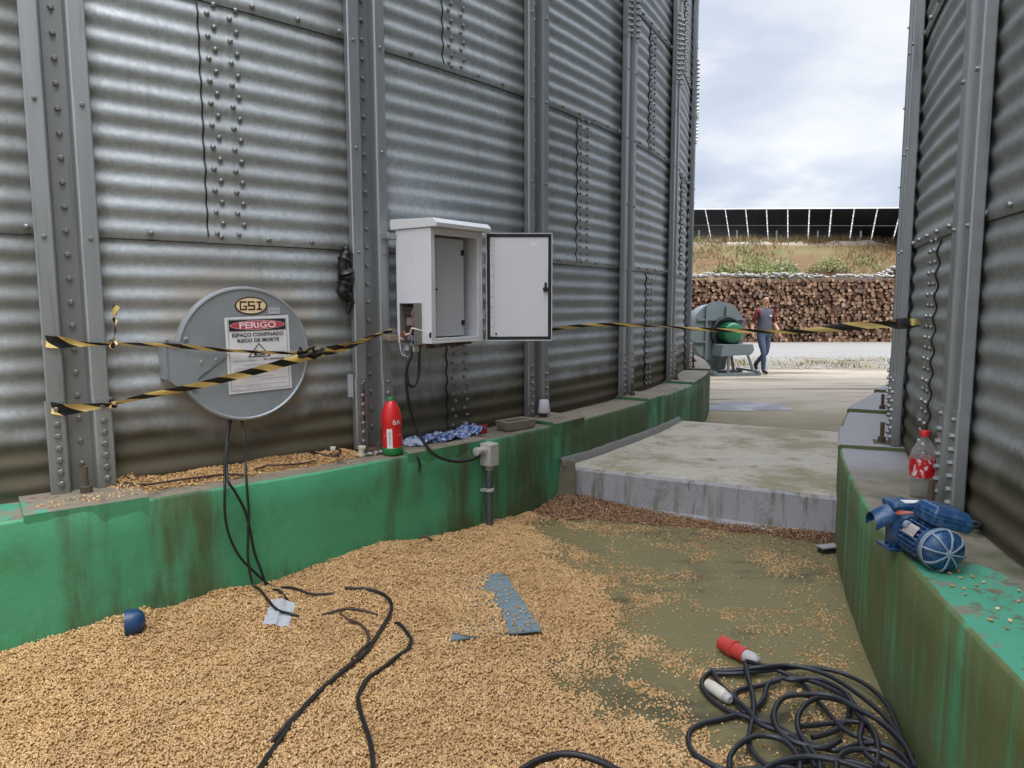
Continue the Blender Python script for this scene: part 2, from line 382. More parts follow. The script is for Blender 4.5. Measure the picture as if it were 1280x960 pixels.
def _slab(side):
    def fn(t):
        p = t.pos(); a = t.noise(p, 1.7, 6, .62); b = t.noise(t.vmul(p, (2, 7, 2)), 1.0, 6, .68); f = t.noise(p, 50, 5, .7)
        if side:
            v = t.noise(t.vmul(p, (9, 9, 1.1)), 1.0, 5, .65)
            c = t.mix(a, (.33, .32, .335), (.44, .43, .45))
            c = t.mix(t.step(v, .50, .66), c, (.20, .185, .14)); c = t.mix(t.math('MULTIPLY', t.step(t.noise(p, 5, 7, .78), .53, .66), .6), c, (.17, .165, .12))
            c = t.mix(t.math('MULTIPLY', t.step(t.noise(t.vmul(p, (26, 26, 3)), 1.0, 4), .62, .7), .7), c, (.10, .095, .08))
        else:
            c = t.mix(b, (.36, .32, .255), (.56, .515, .435))
            g2 = t.noise(t.vmul(p, (4, 12, 5)), 1.0, 9, .84); c = t.mix(t.math('MULTIPLY', t.step(t.math('ADD', t.math('MULTIPLY', a, .6), t.math('MULTIPLY', g2, .4)), .45, .58), .85), c, (.22, .185, .085)); c = t.mix(t.math('MULTIPLY', t.step(g2, .55, .64), .6), c, (.62, .58, .50))
            c = t.mix(t.math('MULTIPLY', t.step(t.noise(p, 6, 7, .8), .54, .66), .75), c, (.17, .145, .075))
        sp = t.noise(p, 26, 6, .8); c = t.mix(t.math('MULTIPLY', t.step(sp, .56, .66), .55), c, (.15, .13, .085))
        return {'Base Color': t.mix(t.math('MULTIPLY', f, .2), c, (.12, .11, .08)), 'Roughness': .8, 'bump': (t.math('ADD', f, t.math('MULTIPLY', b, 2)), .45, .008)}
    return fn
slab_top = material('stained_slab_top', _slab(False)); slab_side = material('whitewashed_slab_edge', _slab(True))
mortar_m = simple('grey_mortar', (.30, .29, .28), .85, 0, .2, 12, .4)
def _bean(cols):
    def fn(t):
        r = t.rnd(); p = t.pos()
        c = t.ramp(r, cols)
        return {'Base Color': t.mix(t.math('MULTIPLY', t.step(t.noise(p, 4.5, 6, .75), .42, .70), .5), c, (.30, .165, .062)), 'Roughness': .55}
    return fn
bean_m = material('grain_kernel', _bean([(0, (.20, .10, .04)), (.05, (.36, .20, .075)), (.14, (.48, .285, .115)), (.6, (.56, .345, .148)), (.92, (.64, .42, .20)), (1, (.76, .58, .34))]))
husk_m = material('wet_husk', _bean([(0, (.10, .045, .022)), (.40, (.20, .095, .05)), (.75, (.31, .165, .085)), (1, (.55, .36, .18))]))
bed_m = simple('packed_grain', (.40, .235, .095), .8, 0, .3, 90, .6)
bedh_m = simple('packed_husk', (.10, .05, .025), .9, 0, .3, 60, .6)
cable_m = simple('black_rubber_cable', (.010, .010, .011), .45, 0, .3)
bluecable_m = simple('dark_blue_black_cable', (.014, .015, .020), .4, 0, .3)
browncable_m = simple('dusty_brown_cable', (.055, .030, .022), .6, 0, .3)
white_m = simple('white_painted_steel', (.66, .66, .70), .42, 0, .03, 6)
inner_m = simple('light_grey_panel', (.48, .48, .51), .45, 0, .03, 6)
def _cab(t):
    p = t.pos(); c = t.mix(t.noise(p, 7, 4), (.66, .66, .70), (.72, .72, .755))
    r = t.step(t.noise(t.vmul(p, (12, 12, 3)), 1.0, 5, .65), .56, .78)
    c = t.mix(t.math('MULTIPLY', r, .35), c, (.42, .40, .36))
    return {'Base Color': c, 'Roughness': .4}
cab_m = material('cabinet_white_paint', _cab)
rubber_m = simple('black_gasket', (.012, .012, .012), .6)
plastic_grey = simple('grey_plastic', (.42, .41, .39), .5, 0, .06)
dark_plastic = simple('dark_plastic', (.03, .03, .032), .5)
darkgrey_m = simple('warm_grey_cover', (.22, .205, .19), .5, 0, .06)
wire_red = simple('red_wire', (.40, .10, .07), .5); wire_white = simple('white_wire', (.75, .73, .68), .5); wire_blue = simple('pale_blue_wire', (.25, .38, .50), .5)
red_plastic = simple('red_plastic', (.62, .018, .020), .32, 0, .08); redplug_m = simple('faded_red_plastic', (.48, .045, .035), .45, 0, .12)
green_plastic = simple('green_plastic', (.018, .20, .055), .35); paper_m = simple('white_paper', (.74, .73, .76), .6, 0, .03)
ink_m = simple('black_ink', (.02, .018, .02), .6); inkgrey_m = simple('grey_ink', (.24, .23, .25), .6); sign_red = simple('faded_red_ink', (.50, .06, .09), .5, 0, .08); sign_white = simple('pale_pink_lettering', (.85, .70, .72), .6)
badge_m = simple('cream_badge', (.80, .64, .38), .4); badge_ink = simple('dark_brown_ink', (.045, .014, .008), .5)
def _hatch(t):
    p = t.pos(); f = t.noise(p, 5, 5, .6)
    c = t.mix(f, (.28, .315, .345), (.38, .41, .435))
    c = t.mix(t.math('MULTIPLY', t.step(t.noise(t.vmul(p, (22, 22, 2)), 1.0, 4), .58, .8), .4), c, (.17, .17, .165))
    return {'Base Color': c, 'Metallic': .35, 'Roughness': t.math('MULTIPLY_ADD', f, .2, .36)}
hatch_m = material('hatch_grey_blue', _hatch)
def _tape(t):
    u, v, _ = t.xyz(t.uv())
    s = t.math('FRACT', t.math('ADD', t.math('MULTIPLY', u, 1.0), t.math('MULTIPLY', v, .55)))
    k = t.step(s, .49, .51)
    n = t.noise(t.vmul(t.uv(), (6, 3, 1)), 1.0, 3)
    c = t.mix(k, t.mix(n, (.74, .53, .16), (.86, .67, .28)), (.012, .012, .013))
    return {'Base Color': c, 'Roughness': .38}
tape_m = material('hazard_tape', _tape)
def clear(name, col, alpha, rough=.12):
    def fn(t):
        fr = t.n('ShaderNodeLayerWeight'); fr.inputs[0].default_value = .35
        a = t.math('MULTIPLY_ADD', fr.outputs['Facing'], .5, alpha, clamp=True)
        return {'Base Color': col, 'Roughness': rough, 'Alpha': a, 'IOR': 1.5, 'Specular IOR Level': .7}
    return material(name, fn)
pet_m = clear('clear_plastic', (.55, .57, .55), .16); film_m = clear('clear_film', (.62, .68, .78), .42, .1)
cola_m = clear('murky_residue', (.30, .27, .20), .6)
fan_m = simple('fan_grey_paint', (.15, .185, .20), .5, .1, .12, 5); fan_dark = simple('fan_dark', (.025, .03, .03), .5); motor_m = simple('motor_green', (.015, .13, .055), .4)
steel_m = simple('pale_steel', (.42, .43, .44), .4, .6); solar_m = simple('solar_backsheet', (.012, .014, .022), .35, 0, .2); solar_frame = simple('aluminium_rail', (.80, .81, .83), .5, .0)
skin_m = simple('skin', (.50, .27, .18), .5); hair_m = simple('dark_hair', (.012, .009, .008), .6); jeans_m = simple('blue_jeans', (.055, .085, .15), .8, 0, .35, 9); shoe_m = simple('dark_shoe', (.02, .02, .024), .6)
shirt_grey = simple('grey_shirt', (.075, .08, .115), .8, 0, .15, 12); shirt_red = simple('dark_red_sleeve', (.14, .014, .016), .8, 0, .15, 12)
def _mblue(k):
    def fn(t):
        p = t.pos(); d = t.step(t.noise(p, 34, 6, .7), .46, .70); f = t.noise(p, 160, 3)
        return {'Base Color': t.mix(t.math('MULTIPLY', d, k), t.mix(f, (.010, .048, .130), (.020, .078, .185)), (.16, .20, .26)), 'Roughness': t.math('MULTIPLY_ADD', d, .35, .26)}
    return fn
motorblue_m = material('blue_machine_paint', _mblue(.45)); motorfin_m = material('dusty_blue_fins', _mblue(.9)); motordust_m = simple('dust_grey_blue', (.21, .27, .34), .6, 0, .25, 60)
plate_m = simple('blue_grey_sheet_metal', (.19, .27, .31), .4, .2, .15, 7)

# ------------------------------------------------------------------ ground
def gz(x, y):
    z = 0.0
    if y > 11: z = -0.2 * min(1, (y - 11) / 5.0)
    if y > 33: z += 5.1 * (lambda q: q * q * (3 - 2 * q))(min(1, (y - 33.0) / 10.0))
    if y > 43: z += 0.0
    return z
def ground():
    xs = np.concatenate([np.linspace(-900, -60, 12), np.linspace(-50, -8, 15), np.linspace(-7, 24, 63), np.linspace(26, 60, 18), np.linspace(80, 900, 12)])
    ys = np.concatenate([np.linspace(-600, -30, 10), np.linspace(-20, 10, 31), np.linspace(10.5, 32.5, 45), np.linspace(33, 46, 40), np.linspace(48, 100, 14), np.linspace(130, 1500, 12)])
    P = []
    for y in ys:
        row = []
        for x in xs:
            z = gz(x, y)
            if 33.5 < y < 47: z += .22 * fbm(x * .35, y * .35) + .1 * fbm(x * 1.3, y * 1.3, 5)
            elif 17.5 < y < 33: z += 0
            row.append((x, y, z))
        P.append(row)
    mb = MB()
    mb.grid(P)
    for i in range(len(mb.f)):
        cy = sum(mb.v[k][1] for k in mb.f[i]) / 4
        if cy > 33.2: mb.m[i] = 1
    tag(mb.build('ground', [ground_m, bank_m], None, 180), kind='structure')
def _bank(t):
    p = t.pos(); x, y, z = t.xyz(p)
    a = t.noise(p, .45, 5, .6); b = t.noise(p, 2.8, 6, .65); f = t.noise(p, 12, 5, .7)
    c = t.mix(b, (.105, .054, .023), (.19, .115, .05))
    c = t.mix(t.step(a, .42, .62), c, t.mix(f, (.11, .095, .032), (.22, .175, .07)))
    c = t.mix(t.math('MULTIPLY', t.step(t.noise(p, .9, 4), .55, .7), .7), c, (.10, .12, .035))
    c = t.mix(t.step(z, 4.55, 4.85), c, t.mix(f, (.33, .30, .24), (.48, .45, .38)))
    return {'Base Color': t.mix(t.math('MULTIPLY', f, .5), c, (.10, .065, .03)), 'Roughness': .9, 'bump': (f, .8, .08)}
bank_m = material('dry_grass_bank', _bank)
ground()
def _road(t):
    p = t.pos(); y = t.xyz(p)[1]
    a = t.noise(t.vmul(p, (.4, 1.6, 1)), 1.0, 5); f = t.noise(p, 14, 5, .75)
    c = t.mix(a, (.165, .158, .15), (.25, .238, .225))
    return {'Base Color': t.mix(t.math('MULTIPLY', f, .4), c, (.15, .14, .125)), 'Roughness': .9, 'bump': (f, .6, .03)}
road_m = material('pale_gravel_road', _road)
def _verge(t):
    p = t.pos(); y = t.xyz(p)[1]; f = t.noise(p, 9, 6, .75); b = t.noise(p, 1.2, 5, .6)
    c = t.ramp(f, [(.3, (.09, .075, .055)), (.5, (.19, .17, .145)), (.68, (.33, .315, .29))])
    c = t.mix(t.math('MULTIPLY', t.step(b, .45, .62), .65), c, (.14, .115, .05))
    return {'Base Color': c, 'Roughness': .9, 'bump': (f, .8, .04)}
verge_m = material('stony_verge', _verge)
def strip(name, y0, y1, z, mat, amp):
    xs = np.linspace(-30, 70, 160); P = []
    for k in range(6):
        y = y0 + (y1 - y0) * k / 5
        P.append([(x, y + (amp * fbm(x * .5, k * 7) if k in (0, 5) else 0), z) for x in xs])
    mb = MB(); mb.grid(P); return tag(mb.build(name, mat, None, 180), kind='structure')
strip('verge', 17.6, 21.6, -0.196, verge_m, .15)
strip('gravel_road', 21.2, 29.2, -0.192, road_m, .35)
# puddle on the apron
def puddle():
    mb = MB(); c = gp(925, 508); V = [(c.x, c.y, .005)]; n = 48
    for j in range(n):
        a = 2 * math.pi * j / n; k = 1 + .12 * math.sin(2 * a + .6) + .10 * fbm(math.cos(a) * 1.5, math.sin(a) * 1.5, 3)
        V.append((c.x + .62 * k * math.cos(a), c.y + .46 * k * math.sin(a), .0045))
    mb.add(V, [(0, 1 + j, 1 + (j + 1) % n) for j in range(n)])
    c2 = gp(972, 511); q = len(V); W = [(c2.x, c2.y, .005)]
    for j in range(24):
        a = 2 * math.pi * j / 24; W.append((c2.x + .2 * math.cos(a), c2.y + .16 * math.sin(a), .0045))
    mb.add(W, [(0, 1 + j, 1 + (j + 1) % 24) for j in range(24)])
    tag(mb.build('puddle', material('shallow_water', lambda t: {'Base Color': t.mix(t.step(t.noise(t.pos(), 3.0, 4), .42, .62), (.22, .22, .25), (.36, .36, .38)), 'Roughness': .22, 'IOR': 1.33}), None, 180), kind='structure')
puddle()

# ------------------------------------------------------------------ silos
PITCHC = 0.1016; RING = 1.1176; ZB = 0.5965; AMP = 0.0068
def corr(z): return AMP * math.cos(2 * math.pi * (z - ZB - .018) / PITCHC) - AMP
def silo(name, label, c, ph0, sg, k0, k1, mat, seam_par):
    root = thing(name, label, 'grain silo', (c[0], c[1], LEDGE))
    S = 2 * math.pi * RAD / 52
    def P(s, z, r): ph = ph0 + sg * s / RAD; return (c[0] + r * math.cos(ph), c[1] + r * math.sin(ph), z)
    def M(s, z, r): return sfrm(c, ph0 + sg * s / RAD, r, z)
    NR = 6
    for ring in range(NR):
        z0 = ZB + ring * RING
        zs = list(np.linspace(z0 - .018, z0 + RING, 122))
        if ring == 0: zs = list(np.linspace(LEDGE - .03, z0 + RING, 125))
        j = k0 - ((k0 - (1 if (ring % 2 == 0) == seam_par else 0)) % 2)
        while j < k1:
            sA = (j + .5) * S - .14; sB = sA + 2 * S + .22
            mb = MB(); G = []
            ss = np.linspace(sA, sB, 15)
            for s in ss:
                lap = .004 * max(0, 1 - (s - sA) / .6)
                G.append([P(s, z, RAD + corr(z) + lap + (.004 * max(0, 1 - (z - z0) / .25) if ring else 0) + .0025 * n3(s * .8, z * .9, ring)) for z in zs])
            mb.grid(G, 0, flip=(sg > 0))
            # black sealant on the exposed edge, then two zig-zag pairs of bolts
            edge = [P(sA + .004 * n3(z * 9, ring), z, RAD + corr(z) + .006) for z in np.linspace(z0 + .01, z0 + RING - .03, 90)]
            mb.tube(edge, .0042, 5, 2)
            if ring:
                mb.tube([P(s, z0 - .019, RAD + corr(z0 - .019) + .0065) for s in ss[:-1]], .0030, 5, 2)
                for q in range(12):
                    s = sA + .06 + q * .2381
                    mb.bolt(M(s, z0 + .012, RAD + corr(z0 + .012) + .004), .012, .015, 1)
            for q in range(11):
                for ds, dz in ((.040, .028), (.075, .079), (.145, .028), (.180, .079)):
                    z = z0 + q * PITCHC + dz
                    mb.bolt(M(sA + ds, z, RAD + corr(z) + .0045), .0115, .014, 1)
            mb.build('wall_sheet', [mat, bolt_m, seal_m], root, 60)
            j += 2
    # the rest of the drum: upper rings all round, lower rings of the far side
    def drum(nm, z0, z1, sa, sb, ns, nz):
        mb = MB(); zs = np.linspace(z0, z1, nz)
        mb.grid([[P(s, z, RAD + corr(z) - .004) for z in zs] for s in np.linspace(sa, sb, ns)], 0, flip=(sg > 0))
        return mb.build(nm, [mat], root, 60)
    circ = 52 * S; zt = ZB + NR * RING; ztop = ZB + 8 * RING
    drum('upper_wall', zt - .01, ztop, 0, circ, 157, 22 * 8 + 1)
    drum('rear_wall', LEDGE - .03, zt, (k1 + 1.0) * S, (k0 + 52) * S, 110, 66 * 6 + 1)
    mb = MB(); n = 52
    V = [P(k * S, ztop - .02, RAD + .25) for k in range(n)] + [(c[0], c[1], ztop + 6.0)]
    mb.add(V, [(k, (k + 1) % n, n) if sg > 0 else ((k + 1) % n, k, n) for k in range(n)]); mb.build('roof', [stiff_m], root, 10)
    # hat-section stiffeners
    prof = [(-.116, .014), (-.119, .050), (-.114, .056), (-.056, .056), (-.050, .052), (-.040, .009), (.040, .009), (.050, .052), (.056, .056), (.114, .056), (.119, .050), (.116, .014)]
    inner = [(x * .965, y - .004) for x, y in prof]
    loop = prof + inner[::-1]
    def hat(mb, z0, z1, grow=0.0, mat=0):
        lp = [(x * (1 + grow * 2), y + grow * .12) for x, y in loop]; n = len(lp)
        vs = [(x, y, z) for z in (z0, z1) for x, y in lp]
        fs = [(i, n + i, n + (i + 1) % n, (i + 1) % n) for i in range(n)]
        for i in range(len(prof) - 1):
            a, b, d, e = i, i + 1, n - 2 - i, n - 1 - i
            fs.append((a, b, d, e)); fs.append((n + e, n + d, n + b, n + a))
        mb.add(vs, fs, mat)
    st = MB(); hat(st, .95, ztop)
    zz = .70
    while zz < 6.4: st.bolt(T(0, .009, zz), .0115, .014, 1); zz += PITCHC
    for k in range(1, 11):
        zz = ZB + RING + (k - 1) * RING / 2 - .03
        if 3.6 < zz < 4.4: continue
        for x in (-.085, .085): st.bolt(T(x, .056, zz), .009, .010, 1)
    bs = MB(); hat(bs, .585, .99, .035)
    for q in range(6):
        for x in (-.088, .088): bs.bolt(T(x, .0605, .63 + q * .052), .013, .016, 1)
    for x in (-.088, .088): bs.bolt(T(x, .0605, .955), .0105, .011, 1)
    sp = MB(); hat(sp, 3.62, 4.32, .03)
    for q in range(14):
        for x in (-.088, .088, -.03, .03): sp.bolt(T(x, .060 if abs(x) > .05 else .0135, 3.66 + q * .048), .012, .028, 1)
    bp = MB(); bp.box(None, -.075, .075, .0, .145, .566, .583)
    an = MB(); an.tube([(0, .10, .57), (0, .10, .70)], .012, 10); an.lathe(T(0, .10, .585), [(.026, 0), (.026, .005), (.024, .005), (.024, .028), (.02, .030)], 6)
    protos = {}
    for k in range(k0, k1 + 2):
        m4 = sfrm(c, ph0 + sg * k * DPHI, RAD, 0)
        rot = m4.to_3x3().to_euler().z
        if not protos:
            so = st.build('stiffener', [stiff_m, bolt_m], root, 30, local=True)
            protos['s'] = so
            subs = [('base_channel', bs, [stiff_m, bolt_m]), ('splice_channel', sp, [stiff_m, bolt_m]), ('base_plate', bp, [rust_m]), ('anchor_bolt', an, [rust_m])]
            protos['c'] = [b.build(nm, mm, so, 30, local=True) for nm, b, mm in subs]
            o = so
        else:
            o = protos['s'].copy(); COL.objects.link(o); o.parent = root
            for ch in protos['c']:
                d = ch.copy(); COL.objects.link(d); d.parent = o
        o.location = (m4[0][3] - c[0], m4[1][3] - c[1], -LEDGE); o.rotation_euler = (0, 0, rot)
    return root, M
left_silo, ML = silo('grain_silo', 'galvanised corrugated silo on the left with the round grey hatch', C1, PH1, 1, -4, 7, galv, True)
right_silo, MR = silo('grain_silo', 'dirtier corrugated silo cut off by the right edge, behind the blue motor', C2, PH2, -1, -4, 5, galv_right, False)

# ------------------------------------------------------------------ painted ring foundations
def foundation(label, c, ph0, sg, dr, ka, kb, paint, top, pad_rise, pads):
    root = thing('foundation_wall', label, 'foundation wall', (c[0], c[1], 0))
    S = 2 * math.pi * RAD / 52; ss = []; s = ka * S
    while s < kb * S: ss.append(s); s += .03
    samp = []
    for s in ss:
        h = LEDGE - .004 + .006 * n3(s * 1.7, 3)
        samp.append((s, dr + .012 * n3(s * .6, 11) + .004 * fbm(s * 4, 2), h))
    mb = MB(); G = [[], [], []]
    A = []; B = []
    for s, d, h in samp:
        ph = ph0 + sg * s / RAD; cs, sn = math.cos(ph), math.sin(ph)
        p = lambda r, z: (c[0] + r * cs, c[1] + r * sn, z)
        e = .010 + .006 * abs(fbm(s * 11, 4)); e2 = .008 + .006 * abs(fbm(s * 9, 8))
        A.append([p(RAD + d, -.06), p(RAD + d + .003 * n3(s * 5, 1), .12), p(RAD + d + .003 * n3(s * 5, 2), .26), p(RAD + d + .003 * n3(s * 5, 3), .42), p(RAD + d, h - e), p(RAD + d - e2 * .5, h - e * .35), p(RAD + d - e2 * 1.5, h)])
        B.append([p(RAD + d - e2 * 1.5, h), p(RAD + d * .6, h + .004 * n3(s * 6, 5)), p(RAD + d * .25, h + .004 * n3(s * 6, 6)), p(RAD - .12, h)])
    mb.grid(A, 0, flip=(sg > 0)); mb.grid(B, 1, flip=(sg > 0))
    mb.build('ring_wall', [paint, top], root, 50)
    # far side of the ring, plain
    mb = MB(); far = np.linspace(kb * S, (ka + 52) * S, 100)
    mb.grid([[(c[0] + r * math.cos(ph0 + sg * s / RAD), c[1] + r * math.sin(ph0 + sg * s / RAD), z) for r, z in ((RAD + dr, -.06), (RAD + dr, LEDGE - .006), (RAD - .12, LEDGE - .006))] for s in far], 0, flip=(sg > 0))
    mb.build('far_ring_wall', [paint], root, 20)
    # raised grout pads under the stiffeners
    for k, (a, b, rise, out) in pads.items():
        mb = MB(); rows = []
        for s in np.linspace(k * S + a, k * S + b, 14):
            ph = ph0 + sg * s / RAD; cs, sn = math.cos(ph), math.sin(ph); p = lambda r, z: (c[0] + r * cs, c[1] + r * sn, z)
            j = .004 * fbm(s * 9, k); t_ = LEDGE + rise
            rows.append([p(RAD + dr - .022, LEDGE - .32 + .03 * n3(s * 8, k)), p(RAD + dr + out + j, t_ - .010), p(RAD + dr + out - .010 + j, t_), p(RAD + .1, t_ + .002), p(RAD - .03, t_)])
        mb.grid(rows[:], 0, flip=(sg > 0))
        for r_, fl in ((rows[0], sg > 0), (rows[-1], sg < 0)):
            k0_ = len(mb.v); base = [(x, y, LEDGE - .03) for x, y, z in (r_[1], r_[4])]
            mb.add(r_ + [base[1]], [tuple(range(6)) if not fl else tuple(range(5, -1, -1))])
        n = len(mb.f)
        for i in range(n):
            zc_ = [mb.v[q][2] for q in mb.f[i]]
            if min(zc_) > LEDGE + rise - .012: mb.m[i] = 1
        mb.build('grout_pad', [paint, top], root, 40)
    return root
foundation('green painted concrete ring wall with rain streaks under the silo on the left', C1, PH1, 1, .300, -5, 10, paint_left, ledge_left, .02,
           {-1: (-.25, .25, .02, .006), 0: (-.24, .20, .020, .004), 1: (.04, .62, .018, .006), 2: (-.16, .22, .022, .008), 3: (-.12, .30, .022, .006), 4: (-.14, 1.2, .022, .006), 5: (-.1, .3, .03, .006)})
foundation('mossy olive and green concrete ring wall along the right edge of the passage', C2, PH2, -1, .330, -5, 9, paint_right, ledge_right, .02,
           {1: (-.16, .52, .016, .006), 2: (-.1, .35, .022, .006), 3: (-.1, .3, .022, .006)})

# ------------------------------------------------------------------ slab between the two ring walls
def slab():
    z = .265
    a, b, c_, d = gp(706, 581, z), gp(1052, 620, z), gp(1062, 540, z), gp(850, 525, z)
    ext = (b - a).normalized(); a = a - ext * .06; b = b + ext * .06
    P = []; n = 40; m = 40
    for i in range(n + 1):
        u = i / n; row = []
        for j in range(m + 1):
            v = j / m
            p = (a * (1 - u) + b * u) * (1 - v) + (d * (1 - u) + c_ * u) * v
            e = .006 * fbm(u * 14, 0, 2) if j == 0 else 0
            row.append((p.x + .3 * e, p.y + e, z + .004 * fbm(p.x * 2, p.y * 2) - (.006 if j in (0, m) else 0)))
        P.append(row)
    mb = MB(); mb.grid(P, 0, flip=True)
    front = [[(x, y - .004, zz) for zz in (z0,)][0] for (x, y, z0) in [r[0] for r in P]]
    F = []
    for i, (x, y, zt) in enumerate(front):
        u = i / n
        F.append([(x, y, zt), (x - .002, y - .012, zt - .02), (x, y - .012 + .004 * n3(u * 20, 1), z * .55), (x, y - .014 + .004 * n3(u * 20, 2), .035), (x - .01, y - .06 - .03 * abs(fbm(u * 6, 9)), .02), (x - .01, y - .075, -.02)])
    mb.grid([[P[i][0], F[i][1]] for i in range(n + 1)], 1)
    mb.grid([f[1:] for f in F], 1)
    B = [[r[-1], (r[-1][0], r[-1][1], -.05)] for r in P]; mb.grid(B, 1, flip=True)
    for r_, fl in ((P[0], True), (P[-1], False)): mb.grid([[q, (q[0], q[1], -.05)] for q in r_], 1, flip=not fl)
    root = thing('concrete_slab', 'raised concrete slab with whitewashed front edge bridging the two green walls', 'concrete slab', (a.x, a.y, 0))
    mb.build('slab', [slab_top, slab_side], root, 50)
    # mortar upstand along the left wall
    mb = MB(); rows = []
    ph_a = math.atan2(a.y - C1[1], a.x - C1[0]); ph_b = math.atan2(d.y - C1[1], d.x - C1[0])
    for i in range(25):
        ph = ph_a + (ph_b - ph_a) * i / 24 - .004; e = .01 * fbm(i * .4, 3)
        h = .048 - .015 * i / 24 + e
        p = lambda r, zz: (C1[0] + (RAD + r) * math.cos(ph), C1[1] + (RAD + r) * math.sin(ph), zz)
        rows.append([p(.29, z + h + .012), p(.312, z + h + .006), p(.322, z + h - .006), p(.338, z + .002)])
    mb.grid(rows, 0, flip=True); mb.build('mortar_fillet', [simple('dark_mortar', (.17, .165, .15), .85, 0, .25, 9, .5)], root, 50)
    mb = MB()   # mortar patch closing the corner
    q0 = gp(700, 628); rows = []
    for i in range(8):
        t = i / 7; w_ = .05 * (1 - t)
        ph = ph_a - .001; base = Vector((C1[0] + (RAD + .30) * math.cos(ph), C1[1] + (RAD + .30) * math.sin(ph), 0)); tdir = Vector((math.sin(ph), -math.cos(ph), 0)); nd = Vector((math.cos(ph), math.sin(ph), 0))
        zz = z * 1.15 * t
        rows.append([tuple(base + tdir * (w_ + .035) - nd * .01 + Vector((0, 0, zz))), tuple(base + tdir * w_ + nd * .03 + Vector((0, 0, zz))), tuple(base + nd * .12 + tdir * .02 + Vector((0, 0, zz)))])
    mb.grid(rows); mb.build('mortar_patch', [simple('mossy_mortar', (.15, .135, .09), .85, 0, .35, 11, .5)], root, 60)
    return a, b
SLAB_A, SLAB_B = slab()

# ------------------------------------------------------------------ round access hatch on the left silo
HC = cyl(306, 441, .05); HPH = math.atan2(HC.y - C1[1], HC.x - C1[0]); HZ = HC.z - .005; HR = .332
def flip_frame(m):   # silo frame (t, n, z) -> face frame (x = rightwards along the wall as seen, y = up, z = outwards)
    t = m.col[0].to_3d(); n = m.col[1].to_3d(); o = m.col[3].to_3d()
    return frame(o, -t, n)
HM = frame(sfrm(C1, HPH, RAD, HZ).col[3].to_3d(), (-math.sin(HPH), math.cos(HPH), 0), (math.cos(HPH), math.sin(HPH), 0))
def hatch():
    mb = MB()
    mb.lathe(HM, [(HR - .02, -.02), (HR - .02, .030), (HR, .030), (HR, .068), (HR - .004, .076), (HR - .012, .078), (HR - .018, .073), (HR - .03, .072), (.001, .0735)], 72, 0, False, True)
    h = mb.build('hatch', [hatch_m], left_silo, 25)
    par = h
    mb = MB()   # hinge plate on the left
    poly = [(-.375, -.10), (-.335, -.135), (-.25, -.165), (-.235, -.10), (-.09, .0), (-.10, .012), (-.33, .075), (-.375, .075)]
    mb.prism(HM, [(x, y) for x, y in poly], .0745, .0785)
    mb.box(HM, -.385, -.365, -.10, .075, -.01, .0785)
    hp = mb.build('hinge_plate', [hatch_m], par, 25)
    mb = MB(); rot = HM @ Matrix.Rotation(R_(90), 4, 'X')
    for x, y in ((-.285, .085), (-.22, -.028), (-.15, -.02), (-.265, -.145), (-.37, .082)):
        mb.bolt(HM @ T(x, y, .0745) @ Matrix.Rotation(R_(90), 4, 'X'), .0085, .009)
    mb.build('hinge_bolts', [steel_m], par, 30)
    mb = MB(); k = 40
    ell = lambda a, b: [(a * math.cos(2 * math.pi * j / k), b * math.sin(2 * math.pi * j / k)) for j in range(k)]
    B = HM @ T(.032, .238, 0)
    mb.prism(B, ell(.081, .044), .0735, .0752, 1); mb.prism(B, ell(.074, .038), .0735, .0756, 0)
    # squared slab lettering
    def bar(x0, y0, x1, y1, o=0): mb.box(B, x0, x1, y0, y1, .0755, .0762, 1)
    w_, h_, q = .036, .044, .0075
    for i, ox in enumerate((-.0575, -.0165, .0265)):
        x0, x1, y0, y1 = ox, ox + w_, -h_ / 2, h_ / 2
        if i == 0:
            bar(x0, y1 - q, x1, y1); bar(x0, y0, x0 + q, y1); bar(x0, y0, x1, y0 + q); bar(x1 - q, y0, x1, .001); bar(x0 + w_ * .5, -.006, x1, .001)
        elif i == 1:
            bar(x0, y1 - q, x1, y1); bar(x0, -.004, x0 + q, y1); bar(x0, -.004, x1, .004); bar(x1 - q, y0, x1, .004); bar(x0, y0, x1, y0 + q)
        else:
            x1 = x0 + w_ * .82; m_ = (x0 + x1) / 2; bar(x0, y1 - q, x1, y1); bar(m_ - q * .6, y0, m_ + q * .6, y1); bar(x0, y0, x1, y0 + q)
    mb.build('badge', [badge_m, badge_ink], par, None)
    # the patch of mastic smeared round the opening
    return par
hatch()
